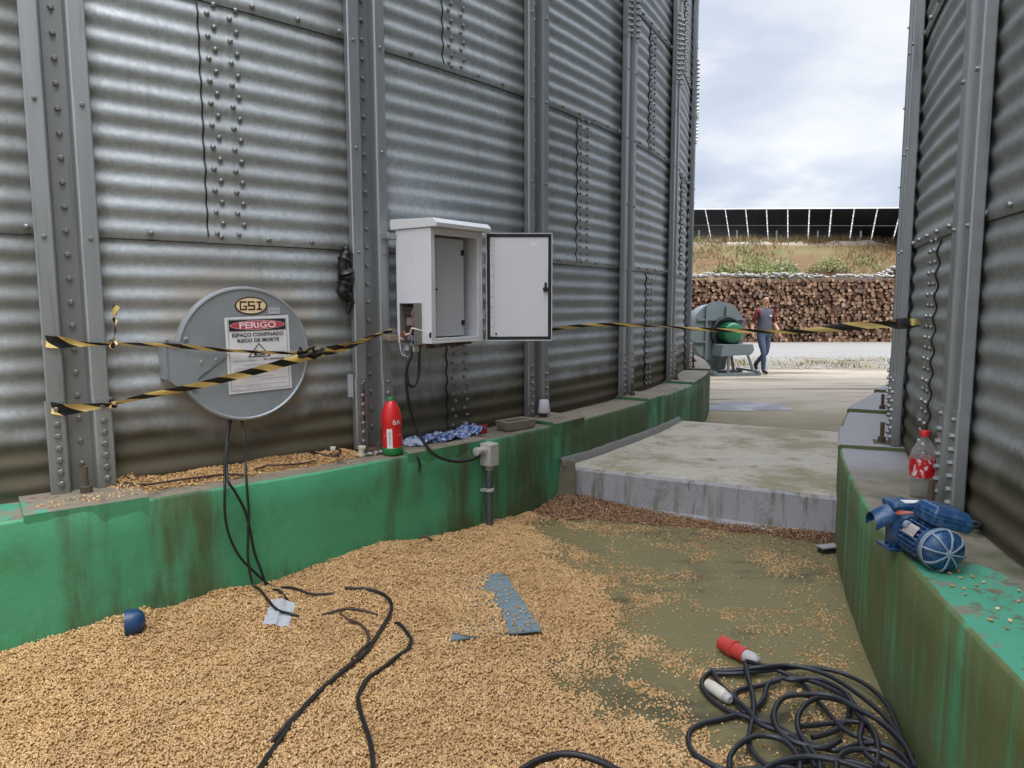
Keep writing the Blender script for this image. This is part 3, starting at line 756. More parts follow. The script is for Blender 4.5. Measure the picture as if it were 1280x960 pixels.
def warning_sign():
    S = HM @ T(.062, -.002, .0765) @ Matrix.Rotation(R_(1.0), 4, 'Z')
    t = thing('warning_sign', 'white danger notice with red PERIGO oval stuck on the round hatch', 'warning sign', S.col[3].to_3d() - Vector((0, 0, .19)))
    W, H = .325, .375
    mb = MB(); P = []
    for j in range(13):
        y = -H / 2 + H * j / 12
        P.append([(-W / 2 + W * i / 10, y + .004 * (i / 10 - .5), .0008 + .0012 * (0.5 + n3(i * .5, j * .5, 4))) for i in range(11)])
    mb.grid(P, 0, S); mb.build('paper', [paper_m], t, 30)
    zt = .0034
    mb = MB()
    e = .0022
    a, b = W / 2 - .013, H / 2 - .012
    mb.box(S, -a, a, b - e, b, zt, zt + .0004, 1); mb.box(S, -a, a, -b, -b + e, zt, zt + .0004, 1)
    mb.box(S, -a, -a + e, -b + e, b - e, zt, zt + .0004, 1); mb.box(S, a - e, a, -b + e, b - e, zt, zt + .0004, 1)
    mb.build('border', [paper_m, inkgrey_m], t, None)
    mb = MB(); y0, y1 = .118, .172
    mb.box(S, -a + .006, a - .006, y0, y1, zt + .0002, zt + .0006, 0)
    E = [((a - .011) * math.cos(2 * math.pi * j / 48), (y0 + y1) / 2 + .0225 * math.sin(2 * math.pi * j / 48)) for j in range(48)]
    E2 = [(x * .985, (y0 + y1) / 2 + (y - (y0 + y1) / 2) * .92) for x, y in E]
    mb.prism(S, E, zt + .0006, zt + .0008, 2); mb.prism(S, E2, zt + .0008, zt + .0010, 1)
    mb.text('PERIGO', S @ T(0, (y0 + y1) / 2, zt + .0014), .185, 2, .031, .02)
    mb.build('danger_header', [ink_m, sign_red, sign_white], t, None)
    mb = MB()
    mb.text('ESPA\u00c7O CONFINADO', S @ T(.0, .096, zt + .0004), .262, 0, .023, .025)
    mb.text('RISCO DE MORTE', S @ T(.0, .070, zt + .0004), .212, 0, .018, .03)
    tri = [(-.055, -.012), (.055, -.012), (0, .052)]
    for i in range(3):
        p, q = Vector((*tri[i], 0)), Vector((*tri[(i + 1) % 3], 0)); d = (q - p).normalized(); nn = Vector((-d.y, d.x, 0)) * .0022
        mb.add([tuple(p - nn + Vector((0, 0, zt))), tuple(q - nn + Vector((0, 0, zt))), tuple(q + nn + Vector((0, 0, zt))), tuple(p + nn + Vector((0, 0, zt)))], [(0, 1, 2, 3)], 0, S)
    mb.prism(S, [(-.028, -.006), (-.016, -.006), (-.012, .012), (-.004, .022), (-.012, .020), (-.024, .010)], zt, zt + .0004)
    mb.prism(S, [(-.018, -.006), (.026, -.006), (.030, -.003), (-.014, -.001)], zt, zt + .0004)
    mb.text('SE LIBERADA', S @ T(.075, -.027, zt + .0004), .11, 0, .010, .015)
    mb.text('PERMITIDA A ENTRADA', S @ T(-.075, -.030, zt + .0004), .12, 1, .007, .01)
    mb.text('INSTRU\u00c7\u00d5ES DE SEGURAN\u00c7A', S @ T(-.01, -.052, zt + .0004), .145, 1, .0095, .015)
    lines = [('1. SOMENTE PESSOAS AUTORIZADAS PODEM ENTRAR', -.068, .255), ('   NESTE LOCAL', -.078, .08), ('2. USE OS EQUIPAMENTOS DE SEGURAN\u00c7A', -.090, .235), ('   ADEQUADOS', -.100, .09), ('3. MANTENHA SEMPRE UM VIGIA', -.112, .20)]
    for tx, y, wd in lines: mb.text(tx, S @ T(-.135 + wd / 2, y, zt + .0004), wd, 1, .006)
    mb.box(S, .0, .135, -.126, -.1245, zt, zt + .0004, 1)
    mb.text('EM CASO DE EMERG\u00caNCIA AVISE O RESPONS\u00c1VEL', S @ T(0, -.152, zt + .0004), .27, 1, .0065)
    mb.text('PELO SERVI\u00c7O', S @ T(-.01, -.163, zt + .0004), .125, 1, .0065)
    mb.build('lettering', [ink_m, inkgrey_m], t, None)
    mb = MB(); K = HM @ T(.148, .212, .0755); mb.box(K, -.030, .030, -.016, .016, 0, .0006, 0); mb.text('SJ.9H0', K @ T(0, 0, .0009), .042, 1, .012)
    tag(rebase(mb.build('sticker', [inner_m, inkgrey_m], None, None)), 'small pale grey sticker beside the oval badge on the hatch', 'sticker')
warning_sign()

# ------------------------------------------------------------------ electrical cabinet
CA = at(540, 430, 4.0)     # front left bottom corner
CDIR = Vector((math.cos(R_(52)), math.sin(R_(52)), 0)); CN = Vector((CDIR.y, -CDIR.x, 0))
CW, CH, CDP = .435, .635, .275
CMX = frame(CA, CDIR, CN)    # x along the front, y up, z outwards
def cabinet():
    t = thing('electrical_cabinet', 'white wall cabinet standing open beside the second stiffener of the left silo', 'electrical cabinet', CA)
    mb = MB(); q = .012; D = CDP
    mb.box(CMX, 0, q, 0, CH, -D, 0); mb.box(CMX, CW - q, CW, 0, CH, -D, 0)
    mb.box(CMX, q, CW - q, 0, q, -D, 0); mb.box(CMX, q, CW - q, CH - q, CH, -D, 0); mb.box(CMX, q, CW - q, q, CH - q, -D, -D + q)
    for (x0, x1, y0, y1) in ((q, .036, q, CH - q), (CW - .036, CW - q, q, CH - q), (.036, CW - .036, q, .030), (.036, CW - .036, CH - .036, CH - q)):
        mb.box(CMX, x0, x1, y0, y1, -.022, -.002)
    mb.build('body', [cab_m], t, 30, .003)
    mb = MB()
    pr = [(-D - .03, CH + .002), (.055, CH + .002), (.058, CH + .022), (.03, CH + .048), (-D - .03, CH + .060)]
    vs = [tuple(CMX @ Vector((x, y, z))) for x in (-.010, CW + .016) for z, y in pr]; n = 5
    mb.add(vs, [(i, (i + 1) % n, n + (i + 1) % n, n + i) for i in range(n)] + [(4, 3, 2, 1, 0), (5, 6, 7, 8, 9)])
    mb.build('rain_hood', [cab_m], t, 30, .002)
    mb = MB(); mb.box(CMX, .040, CW - .105, .036, CH - .045, -.062, -.056)
    ip = mb.build('inner_panel', [inner_m], t, 30, .0015)
    mb = MB(); L = CMX @ T(.060, .30, -.056); mb.lathe(L, [(.014, 0), (.014, .008), (.008, .010), (.008, .020)], 16); mb.box(L, -.006, .022, -.006, .006, .02, .026)
    mb.build('latch', [rubber_m], ip, 30)
    for y in (.095, .50):
        mb = MB(); mb.box(CMX, CW - .128, CW - .108, y, y + .03, -.056, -.046); mb.build('hinge', [rubber_m], ip, 30)
    mb = MB()
    for y in (.06, .50): mb.box(CMX, CW - .095, CW - .04, y, y + .004, -.08, -.076); mb.box(CMX, CW - .095, CW - .04, y + .018, y + .022, -.08, -.076)
    mb.box(CMX, CW - .075, CW - .050, .06, CH - .05, -.12, -.115)
    mb.build('door_stay', [inner_m], t, 30)
    # door swung wide open, nearly square to the camera
    hb = CMX @ Vector((CW + .010, 0, .004)); dd = Vector((math.cos(R_(1.5)), math.sin(R_(1.5)), 0)); dn = Vector((dd.y, -dd.x, 0))
    DM = frame(hb + dd * .012, dd, dn)
    W_ = CW - .042
    mb = MB(); e = .022
    mb.box(DM, 0, W_, 0, CH, -.030, -.026); mb.box(DM, 0, .004, 0, CH, -.026, .004); mb.box(DM, W_ - .004, W_, 0, CH, -.026, .004)
    mb.box(DM, .004, W_ - .004, 0, .004, -.026, .004); mb.box(DM, .004, W_ - .004, CH - .004, CH, -.026, .004)
    d = mb.build('door', [cab_m], t, 30)
    mb = MB()
    for (x0, x1, y0, y1) in ((.0045, e, .0045, CH - .0045), (W_ - e, W_ - .0045, .0045, CH - .0045), (e, W_ - e, .0045, e), (e, W_ - e, CH - e, CH - .0045)): mb.box(DM, x0, x1, y0, y1, -.025, .001)
    mb.build('gasket', [rubber_m], d, 30)
    mb = MB(); mb.box(DM, e + .001, W_ - e - .001, e + .001, CH - e - .001, -.025, -.004); mb.build('door_lining', [white_m], d, 30, .002)
    mb = MB(); mb.box(DM, e + .004, e + .020, e + .004, CH - e - .004, -.004, .006)
    for y in range(9): mb.box(DM, e + .010, e + .014, .08 + y * .06, .086 + y * .06, .006, .0066, 1)
    mb.build('stiffening_rail', [white_m, dark_plastic], d, 30)
    mb = MB(); L = DM @ T(W_ - .040, .305, -.003); mb.lathe(L, [(.016, 0), (.016, .012), (.010, .014), (.010, .026)], 16); mb.box(L, -.007, .007, -.008, .040, .014, .024)
    mb.build('lock', [rubber_m], d, 30)
    mb = MB(); mb.box(DM, W_ - .128, W_ - .088, CH - .075, CH - .052, -.004, -.0034); mb.text('- - -', DM @ T(W_ - .105, CH - .040, -.0032), .02, 1); mb.build('label', [paper_m, inkgrey_m], d, None)
    mb = MB(); mb.lathe(DM @ T(.058, .040, -.004), [(.006, 0), (.006, .004), (.003, .006)], 12); mb.build('screw', [rubber_m], d, 30)
    for y in (.13, .46):
        mb = MB(); mb.box(CMX, CW - .004, CW + .016, y, y + .045, -.006, .016); mb.tube([CMX @ Vector((CW + .012, y - .004, .010)), CMX @ Vector((CW + .012, y + .05, .010))], .006, 8); mb.build('door_hinge', [steel_m], t, 30)
    # open terminal box on the left side
    SM = frame(CMX @ Vector((0, .0, -CDP)), CN, -CDIR)    # x to the front, y up, z out of the left side
    x0, x1, y0, y1, h = .085, .20, -.005, .225, .060
    mb = MB(); mb.box(SM, x0, x0 + .004, y0, y1, .001, h); mb.box(SM, x1 - .004, x1, y0, y1, .001, h); mb.box(SM, x0 + .004, x1 - .004, y1 - .004, y1, .001, h); mb.box(SM, x0 + .004, x1 - .004, y0, y0 + .004, .001, h); mb.box(SM, x0 + .004, x1 - .004, y0 + .004, y1 - .004, .001, .006, 1)
    tb = mb.build('terminal_box', [darkgrey_m, dark_plastic], t, 30)
    mb = MB(); mb.box(SM, x0 + .022, x1 - .025, .155, .205, .006, .045, 0); mb.box(SM, x0 + .026, x1 - .03, .10, .148, .006, .034, 1); mb.box(SM, x0 + .015, x1 - .035, .05, .092, .006, .038, 0); mb.box(SM, x0 + .035, x1 - .02, .02, .045, .006, .03, 1)
    mb.build('terminal_block', [dark_plastic, darkgrey_m], tb, 30, .002)
    def wire(nm, pts, r, m): mb = MB(); mb.tube([SM @ Vector(p) for p in smooth(pts, 5)], r, 6); return mb.build(nm, [m], tb, 60)
    wire('wire', [(.175, .19, .04), (.186, .17, .062), (.188, .13, .06), (.184, .09, .064), (.165, .06, .07), (.13, .045, .065), (.115, .07, .05)], .0032, wire_red)
    wire('wire', [(.12, .02, .045), (.108, .05, .07), (.13, .065, .075), (.155, .045, .075), (.18, .055, .072)], .0034, wire_red)
    wire('wire', [(.13, .055, .05), (.14, .05, .072), (.165, .055, .076), (.187, .06, .078), (.20, .085, .082), (.222, .085, .074), (.245, .07, .030), (.268, .06, .010)], .0034, wire_white)
    wire('wire', [(.15, .01, .05), (.16, .03, .072), (.175, .05, .066), (.185, .03, .06), (.17, .00, .06)], .0030, wire_blue)
    wire('wire', [(.10, .02, .05), (.085, .03, .062), (.08, -.02, .055), (.09, -.06, .05), (.11, -.07, .04)], .0026, wire_white)
    wire('wire', [(.105, -.01, .05), (.11, -.06, .05), (.13, -.075, .04), (.145, -.05, .04)], .0028, wire_blue)
    mb = MB(); mb.box(SM, .150, .185, -.045, -.006, .008, .05); mb.box(SM, .110, .140, -.040, -.006, .012, .05); mb.build('cable_gland', [plastic_grey], tb, 30, .004)
    mb = MB(); mb.box(SM, .264, .272, .035, .065, .001, .010); mb.build('clip', [rubber_m], tb, 30)
    # brackets back to the stiffener
    for y in (.03, CH - .035):
        mb = MB(); mb.box(SM, -.012, .010, y - .016, y + .016, -.30, .07); mb.box(SM, -.06, -.012, y - .014, y + .014, .030, .060)
        mb.build('bracket', [stiff_m if y > .1 else simple('weathered_wood', (.30, .24, .17), .8)], t, 30, .002)
    mb = MB(); mb.tube([CMX @ Vector(p) for p in smooth([(.03, -.012, -.05), (.10, -.02, -.06), (.18, -.012, -.05), (.25, -.022, -.055), (.33, -.012, -.06)], 5)], .009, 7)
    mb.tube([CMX @ Vector(p) for p in smooth([(.05, -.018, -.02), (.14, -.008, -.03), (.22, -.02, -.02), (.28, -.008, -.03)], 5)], .006, 7); mb.build('cable_tray', [rust_m], t, 50)
    mb = MB(); mb.box(CMX, .0, .07, -.028, -.001, -.11, -.05); mb.box(CMX, .30, .40, -.018, -.001, -.16, -.06); mb.build('base_rail', [rust_m], t, 30)
cabinet()
def cable(name, pts, r, mat, label, cat, per=6, group=None):
    mb = MB(); mb.tube(smooth(pts, per), r, 8); o = mb.build(name, [mat], None, 60); tag(rebase(o), label, cat, group); return o
W = lambda x, y, dr: cyl(x, y, dr)
cable('power_cable', [W(515, 433, .27), W(514, 444, .27), W(509, 458, .26), W(508, 478, .25), W(511, 503, .25), W(519, 530, .25), W(532, 556, .30), W(548, 571, .345), W(572, 577, .35), W(590, 574, .36), W(600, 570, .36)], .0095, cable_m, 'thick black cable sagging from the cabinet to the grey socket on the green wall', 'cable')
cable('power_cable', [W(524, 432, .27), W(524, 448, .27), W(523, 470, .27), W(517, 483, .27), W(511, 480, .265), W(509, 470, .26)], .0085, cable_m, 'short black cable loop hanging right under the terminal box', 'cable')
def socket():
    p = W(608, 566, .36); ph = math.atan2(p.y - C1[1], p.x - C1[0]); m = sfrm(C1, ph, RAD + .30, p.z)
    M = frame(m.col[3].to_3d(), (-math.sin(ph), math.cos(ph), 0), (math.cos(ph), math.sin(ph), 0))
    t = thing('socket_box', 'grey socket box with corrugated conduit fixed to the left green wall', 'socket box', (p.x, p.y, 0))
    mb = MB(); mb.box(M, -.005, .075, -.085, .055, .006, .088); mb.build('box_body', [plastic_grey], t, 30, .006)
    mb = MB(); mb.box(M, -.002, .072, -.082, .052, .088, .096); mb.build('lid', [plastic_grey], t, 30, .003)
    mb = MB(); G = M @ T(-.005, .015, .045) @ Matrix.Rotation(R_(-90), 4, 'Y'); mb.lathe(G, [(.030, 0), (.030, .012), (.024, .014), (.024, .055), (.027, .055), (.027, .070), (.012, .074)], 12); mb.build('cable_gland', [plastic_grey], t, 30)
    mb = MB(); mb.lathe(M @ T(.04, -.085, .045) @ Matrix.Rotation(R_(90), 4, 'X'), [(.026, 0), (.026, .03), (.021, .032), (.021, .06), (.018, .065)], 12); mb.build('lower_gland', [steel_m], t, 30)
    mb = MB(); zt = p.z - .13; prof = []
    base = M @ Vector((.04, 0, .045)); k = 0; z = .02
    while z < zt: prof += [(.0205, z), (.0245, z + .004), (.0245, z + .008), (.0205, z + .012)]; z += .013
    mb.lathe(T(base.x, base.y, 0), prof, 14); mb.build('conduit', [simple('conduit_grey', (.07, .072, .07), .5)], t, 60)
    mb = MB(); mb.lathe(T(base.x, base.y, p.z - .25), [(.027, 0), (.030, .002), (.030, .02), (.027, .022)], 16); mb.box(M, .005, .075, -.25, -.235, .001, .03); mb.build('conduit_clamp', [plastic_grey], t, 30)
socket()

# ------------------------------------------------------------------ hazard tape
def ribbon(mb, pts, width, dirs, per=10, turn=None, pitch=.20, u0=0.0):
    P = smooth(pts, per); n = len(P); K = len(pts); L = 0; rows = []; uvs = []
    for i, p in enumerate(P):
        f = i / (n - 1) * (K - 1); k = min(int(f), K - 2); t = f - k
        ang = dirs[k] * (1 - t) + dirs[k + 1] * t
        wd = width if not hasattr(width, '__len__') else width[k] * (1 - t) + width[k + 1] * t
        if i: L += (P[i] - P[i - 1]).length
        tg = (P[min(i + 1, n - 1)] - P[max(i - 1, 0)]).normalized()
        up = Vector((0, 0, 1)); up = (up - tg * up.dot(tg)).normalized(); sd = tg.cross(up)
        wv = up * math.cos(ang) + sd * math.sin(ang); nv = tg.cross(wv)
        row = []; uv = []
        for j in range(5):
            v = j / 4 - .5
            row.append(p + wv * (v * wd) + nv * (.18 * wd * (4 * v * v - .5) * math.sin(L * 9 + ang)))
            uv.append(((L + u0) / pitch, j / 4))
        rows.append(row); uvs.append(uv)
    mb.grid([[tuple(q) for q in r] for r in rows], 0, None, uvs)
def tapes():
    g = 'hazard tape tied round the silos'
    def mk(label, parts):
        mb = MB()
        for a in parts: ribbon(mb, *a[:3], **(a[3] if len(a) > 3 else {}))
        o = mb.build('hazard_tape', [tape_m], None, 60); tag(rebase(o), label, 'hazard tape', g)
    H_ = lambda x, y, z=.085: W(x, y, .09)
    mk('upper strip of black and yellow tape crossing the hatch, with a knotted tail', [
        ([W(52, 424, .03), W(60, 427, .066), W(75, 428, .066), W(92, 429, .05), W(110, 430, .066), W(142, 430, .06), W(180, 431, .07), W(225, 433, .092), W(290, 438, .095), W(345, 441, .095), W(384, 441, .10)],
         [.045, .05, .05, .035, .02, .014, .022, .024, .022, .018, .022], [0, 0, 0, .2, .5, .7, .8, .5, .9, .5, .9], dict(pitch=.165)),
        ([W(140, 430, .065), W(143, 420, .07), W(144, 405, .06), W(143, 392, .06), W(146, 382, .075)], [.012, .014, .018, .020, .03], [1.2, 1.0, .5, .7, .4], dict(pitch=.16)),
        ([W(141, 427, .062), W(138, 428, .08), W(140, 433, .085), W(144, 432, .08), W(143, 427, .07)], [.02] * 5, [0, .3, .6, .9, 1.2], dict(pitch=.1))])
    mk('lower strip of black and yellow tape slanting across the white notice up to the cabinet', [
        ([W(58, 508, .03), W(66, 510, .066), W(80, 512, .066), W(100, 510, .05), W(125, 507, .07), W(146, 504, .07), W(175, 497, .075), W(230, 486, .098), W(290, 471, .105), W(340, 458, .108), W(388, 444, .11), W(425, 434, .085), W(452, 427, .075), W(475, 418, .075), W(490, 413, .10)],
         [.05, .05, .05, .042, .03, .022, .03, .036, .04, .044, .05, .044, .034, .022, .03], [0, 0, .1, .3, .5, .9, .6, .5, .35, .3, .1, .5, .7, .9, .4], dict(pitch=.165)),
        ([W(380, 440, .12), W(395, 442, .12), W(412, 441, .10), W(432, 436, .085), W(455, 425, .075), W(480, 416, .08)], [.03, .035, .034, .03, .026, .02], [.2, .6, .9, .5, .2, .6], dict(pitch=.165, u0=.1)),
        ([W(145, 504, .075), W(139, 503, .085), W(141, 508, .09), W(148, 507, .08)], [.03] * 4, [0, .4, .8, 1.2], dict(pitch=.12))])
    a = W(672, 414, .10); b = cyl(1126, 405, .07, 1)
    pts = [a]
    for px, py, k in ((725, 407.5, .14), (775, 406, .26), (825, 408, .38), (870, 411.5, .5), (930, 413.5, .62), (985, 414.5, .73), (1010, 413.5, .8), (1060, 408.5, .89), (1100, 405.5, .96)):
        Y = 1 / ((1 - k) / a.y + k / b.y); pts.append(at(px, py, Y))
    # keep a straight line in plan
    for i in range(1, len(pts)):
        px = (pts[i].x) / pts[i].y
        k = (px * a.y - a.x) / ((b.x - a.x) - px * (b.y - a.y)); q = a + (b - a) * k
        pts[i] = Vector((q.x, q.y, pts[i].z + (q.y - pts[i].y) * (pts[i].z - EYE) / pts[i].y))
    pts.append(b)
    mk('long strip of black and yellow tape stretched across the passage between the silos', [
        (pts, [.030, .026, .028, .022, .024, .026, .024, .034, .046, .040, .046], [.9, .6, .5, 1.2, .5, .35, .5, .5, .2, .45, .3], dict(pitch=.235)),
        ([b + Vector((-.02, 0, 0)), cyl(1119, 405, .085, 1), cyl(1128, 404.5, .09, 1), cyl(1140, 404, .07, 1), cyl(1150, 403.5, .03, 1)], [.04, .045, .05, .045, .03], [0, 0, .1, .1, 0], dict(pitch=2.2, u0=1.3))])
    mb = MB(); ribbon(mb, [cyl(1117, 405, .085, 1), cyl(1122, 405, .10, 1), cyl(1128, 404.5, .105, 1), cyl(1136, 404, .085, 1), cyl(1142, 404, .03, 1)], [.045, .055, .055, .05, .04], [0, .1, .1, 0, 0])
    tag(rebase(mb.build('tape_wrap', [rubber_m], None, 60)), 'black wrap tying the long tape to the right silo', 'tape wrap')
    mb = MB()       # black knot of tape and cord on the hatch latch
    for i in range(5):
        c_ = W(378 + i * 6, 440 + (i % 2) * 3, .125); mb.tube(smooth([c_ + Vector((random.uniform(-.025, .025), random.uniform(-.02, .02), random.uniform(-.025, .025))) for _ in range(6)], 5), .008, 6)
    tag(rebase(mb.build('tape_knot', [rubber_m], None, 60)), 'black knotted clump where both tapes meet at the right side of the hatch', 'knot')
tapes()

# ------------------------------------------------------------------ spilled grain
WALLH = [(-3.5, .02), (-.35, .015), (-.19, .028), (-.05, .036), (.09, .05), (.16, .055), (.22, .03), (.34, .045), (.42, .05), (.56, .045), (.75, .03), (.88, .045), (.96, .06), (1.14, .072), (1.34, .088), (1.5, .055), (1.78, .022), (2.1, .012), (2.8, .006), (4, 0)]
wx_, wy_ = zip(*WALLH)
EDGE = [gp(*q) for q in ((690, 636), (668, 655), (668, 672), (690, 690), (742, 716), (772, 745), (782, 772), (752, 798), (730, 822), (720, 848), (752, 884), (800, 915), (872, 955), (960, 1010))]
ey_ = np.array([p.y for p in EDGE])[::-1]; ex_ = np.array([p.x for p in EDGE])[::-1]
PLATE = [gp(*q, .055) for q in ((588, 722), (630, 713), (677, 786), (563, 798))]
def cover(x, y):      # how deep inside the spread of grain (metres, positive = covered)
    e = float(np.interp(y, ey_, ex_))
    return e - x + .10 * fbm(x * 2.2, y * 2.2, 1) + .06 * fbm(x * 7, y * 7, 2)
def gh(x, y):
    d = left_d(x, y) - .30; s = arc_s((x, y))
    h = float(np.interp(s, wx_, wy_)) * math.exp(-(max(d, 0) / .42)**2)
    k = cover(x, y); k = min(1, max(0, (k + .02) / .35)); k = k * k * (3 - 2 * k)
    base = .028 + .016 * fbm(x * 1.3, y * 1.3, 7) + .007 * fbm(x * 5, y * 5, 8) + .006 * fbm(x * 15, y * 15, 9)
    # small heap lying over the sheet of metal
    base += -.006 * max(0, fbm(x * 9, y * 9, 21)) + .0035 * fbm(x * 26, y * 26, 22) - .010 * max(0, fbm(x * 3.5, y * 3.5, 31) - .25)
    mp = PLATE[3] * .55 + PLATE[2] * .45; base += .022 * math.exp(-(((x - mp.x) / .10)**2 + ((y - mp.y) / .05)**2))
    base += .030 * math.exp(-((x + .17)**2 + (y - 3.10)**2) / .045)
    return k * base + h * min(1, k + .35)
def scatter(name, bedV, bedF, pts, rots, scl, m_bed, m_bean, size, label, cat):
    me = bpy.data.meshes.new(name); nb = len(bedV)
    V = np.concatenate([np.array(bedV, float).reshape(-1, 3), pts]); me.from_pydata(V.tolist(), [], bedF); me.materials.append(m_bed)
    a = me.attributes.new('sel', 'BOOLEAN', 'POINT'); a.data.foreach_set('value', np.concatenate([np.zeros(nb), np.ones(len(pts))]).astype(bool))
    a = me.attributes.new('rot', 'FLOAT_VECTOR', 'POINT'); a.data.foreach_set('vector', np.concatenate([np.zeros((nb, 3)), rots]).astype(np.float32).ravel())
    a = me.attributes.new('scl', 'FLOAT', 'POINT'); a.data.foreach_set('value', np.concatenate([np.ones(nb), scl]).astype(np.float32))
    me.polygons.foreach_set('use_smooth', [True] * len(me.polygons))
    o = bpy.data.objects.new(name, me); COL.objects.link(o)
    g = bpy.data.node_groups.new(name + '_nodes', 'GeometryNodeTree')
    g.interface.new_socket('Geometry', in_out='INPUT', socket_type='NodeSocketGeometry'); g.interface.new_socket('Geometry', in_out='OUTPUT', socket_type='NodeSocketGeometry')
    N, L = g.nodes, g.links; gi = N.new('NodeGroupInput'); go = N.new('NodeGroupOutput')
    ico = N.new('GeometryNodeMeshIcoSphere'); ico.inputs['Radius'].default_value = 1; ico.inputs['Subdivisions'].default_value = 2
    tr = N.new('GeometryNodeTransform'); tr.inputs['Scale'].default_value = size
    sm = N.new('GeometryNodeSetShadeSmooth'); mt = N.new('GeometryNodeSetMaterial'); mt.inputs['Material'].default_value = m_bean
    ip = N.new('GeometryNodeInstanceOnPoints'); jn = N.new('GeometryNodeJoinGeometry')
    def attr(nm, ty): q = N.new('GeometryNodeInputNamedAttribute'); q.data_type = ty; q.inputs['Name'].default_value = nm; return q.outputs['Attribute']
    L.new(ico.outputs['Mesh'], tr.inputs[0]); L.new(tr.outputs[0], sm.inputs[0]); L.new(sm.outputs[0], mt.inputs[0])
    L.new(gi.outputs[0], ip.inputs['Points']); L.new(mt.outputs[0], ip.inputs['Instance'])
    L.new(attr('sel', 'BOOLEAN'), ip.inputs['Selection']); L.new(attr('rot', 'FLOAT_VECTOR'), ip.inputs['Rotation']); L.new(attr('scl', 'FLOAT'), ip.inputs['Scale'])
    L.new(gi.outputs[0], jn.inputs[0]); L.new(ip.outputs[0], jn.inputs[0]); L.new(jn.outputs[0], go.inputs[0])
    md = o.modifiers.new('kernels', 'NODES'); md.node_group = g
    return tag(o, label, cat, None, 'stuff')
def in_quad(p, Q, grow=0.0):
    for i in range(4):
        a, b = Q[i], Q[(i + 1) % 4]
        if (b.x - a.x) * (p[1] - a.y) - (b.y - a.y) * (p[0] - a.x) > grow * (b - a).length: return False
    return True
def randrot(n, tilt):
    return np.stack([RNG.normal(0, tilt, n), RNG.normal(0, tilt, n), RNG.uniform(0, 6.283, n)], 1)
def grain():
    xs = np.arange(-2.9, 1.3, .035); ys = np.arange(.9, 5.2, .035); idx = {}; V = []; Fc = []
    H_ = {}
    for i, x in enumerate(xs):
        for j, y in enumerate(ys):
            if cover(x, y) > -.16 and left_d(x, y) > .27: idx[i, j] = len(V); V.append((x, y, gh(x, y) - .006))
    for (i, j) in idx:
        if all(k in idx for k in ((i + 1, j), (i, j + 1), (i + 1, j + 1))): Fc.append((idx[i, j], idx[i + 1, j], idx[i + 1, j + 1], idx[i, j + 1]))
    pts = []; tilt = []
    n = 430000
    X = RNG.uniform(-2.6, 1.9, n); Y = RNG.uniform(1.15, 5.1, n); U = RNG.random(n); J = RNG.random(n)
    for x, y, u, j in zip(X, Y, U, J):
        if abs(x) > .78 * y + .15: continue
        d = left_d(x, y)
        if d < .302 or right_d(x, y) < .345: continue
        if (Vector((x, y)) - SLAB_A.xy).dot(Vector((-(SLAB_B - SLAB_A).y, (SLAB_B - SLAB_A).x)).normalized()) > -.03: continue
        c_ = cover(x, y)
        if c_ > .05: p = 1.0
        else:
            cl = .5 + .5 * fbm(x * 3.1 + 5, y * 3.1, 3) + .22 * fbm(x * 9, y * 9, 4)
            near = max(0.0, 1 + (c_ - .05) / .42)
            low = max(0.0, min(1, (2.75 - y) / .5)) * max(0, 1 - max(0, x - .75) / .35)
            p = max(0.0, cl - .49) * 2.5 * (0.24 + .9 * near + .55 * low) + .012 + .35 * near**4
            p *= 1.25
        if u > p: continue
        if in_quad((x, y), PLATE, -.0) :
            # metal sheet: bare along its right side and one corner, a drift of grain over the middle
            a = (Vector((x, y)) - PLATE[2].xy).length
            bare = (PLATE[1].xy - PLATE[2].xy).normalized(); rel = Vector((x, y)) - PLATE[2].xy; lat = abs(rel.x * bare.y - rel.y * bare.x)
            corner = (Vector((x, y)) - PLATE[3].xy).length
            wob = .035 * fbm(x * 8, y * 8, 6)
            if lat < .125 + wob + .05 * max(0, .35 - rel.length) and J.dtype is not None:
                if random.random() > (.06 + .30 * max(0, .22 - rel.length) * (lat > .07)): continue
            if corner < .055: continue
        h = gh(x, y) if c_ > -.2 else 0
        if in_quad((x, y), PLATE, -.0): h = max(h, .054 + .010 * max(0, fbm(x * 12, y * 12)))
        pts.append((x, y, h + (-.0015 + j * .0035 if c_ > .05 else .0024))); tilt.append(.45 if c_ > .05 else .12)
    pts = np.array(pts); nn = len(pts); tilt = np.array(tilt)
    rots = randrot(nn, 1.6); rots[:, 0] *= tilt; rots[:, 1] *= tilt
    scatter('spilled_grain', V, Fc, pts, rots, RNG.uniform(.8, 1.2, nn), bed_m, bean_m, (.0041, .0038, .0033), 'golden grain spilled over the passage floor against the left green wall', 'grain')
    # chaff, dust clumps and broken husks on top of the heap
    cp = []
    for _ in range(5200):
        x, y = random.uniform(-2.5, .9), random.uniform(1.2, 4.6)
        if cover(x, y) < .02 or left_d(x, y) < .31 or in_quad((x, y), PLATE): continue
        if random.random() > .25 + 1.1 * max(0, fbm(x * 2.5, y * 2.5, 41)): continue
        cp.append((x, y, gh(x, y) + .0030))
    cp = np.array(cp); scatter('chaff', [], [], cp, randrot(len(cp), .35), RNG.uniform(.4, 1.5, len(cp)), bedh_m, husk_m, (.0058, .0030, .0012), 'brown chaff and broken husks sprinkled over the spilled grain', 'chaff')
    # grain on the ledge
    LV = []; LF = []; pts = []
    S0, S1 = .10, 1.40; m = 44; q = 9
    lh = lambda s, d: max(0, (.040 * (1 if .2 < s < 1.25 else max(0, 1 - (abs(s - .72) - .52) / .15))) * (1 - d / (.19 + .05 * n3(s * 3, 2))) * (1 + .35 * n3(s * 4, d * 9)))
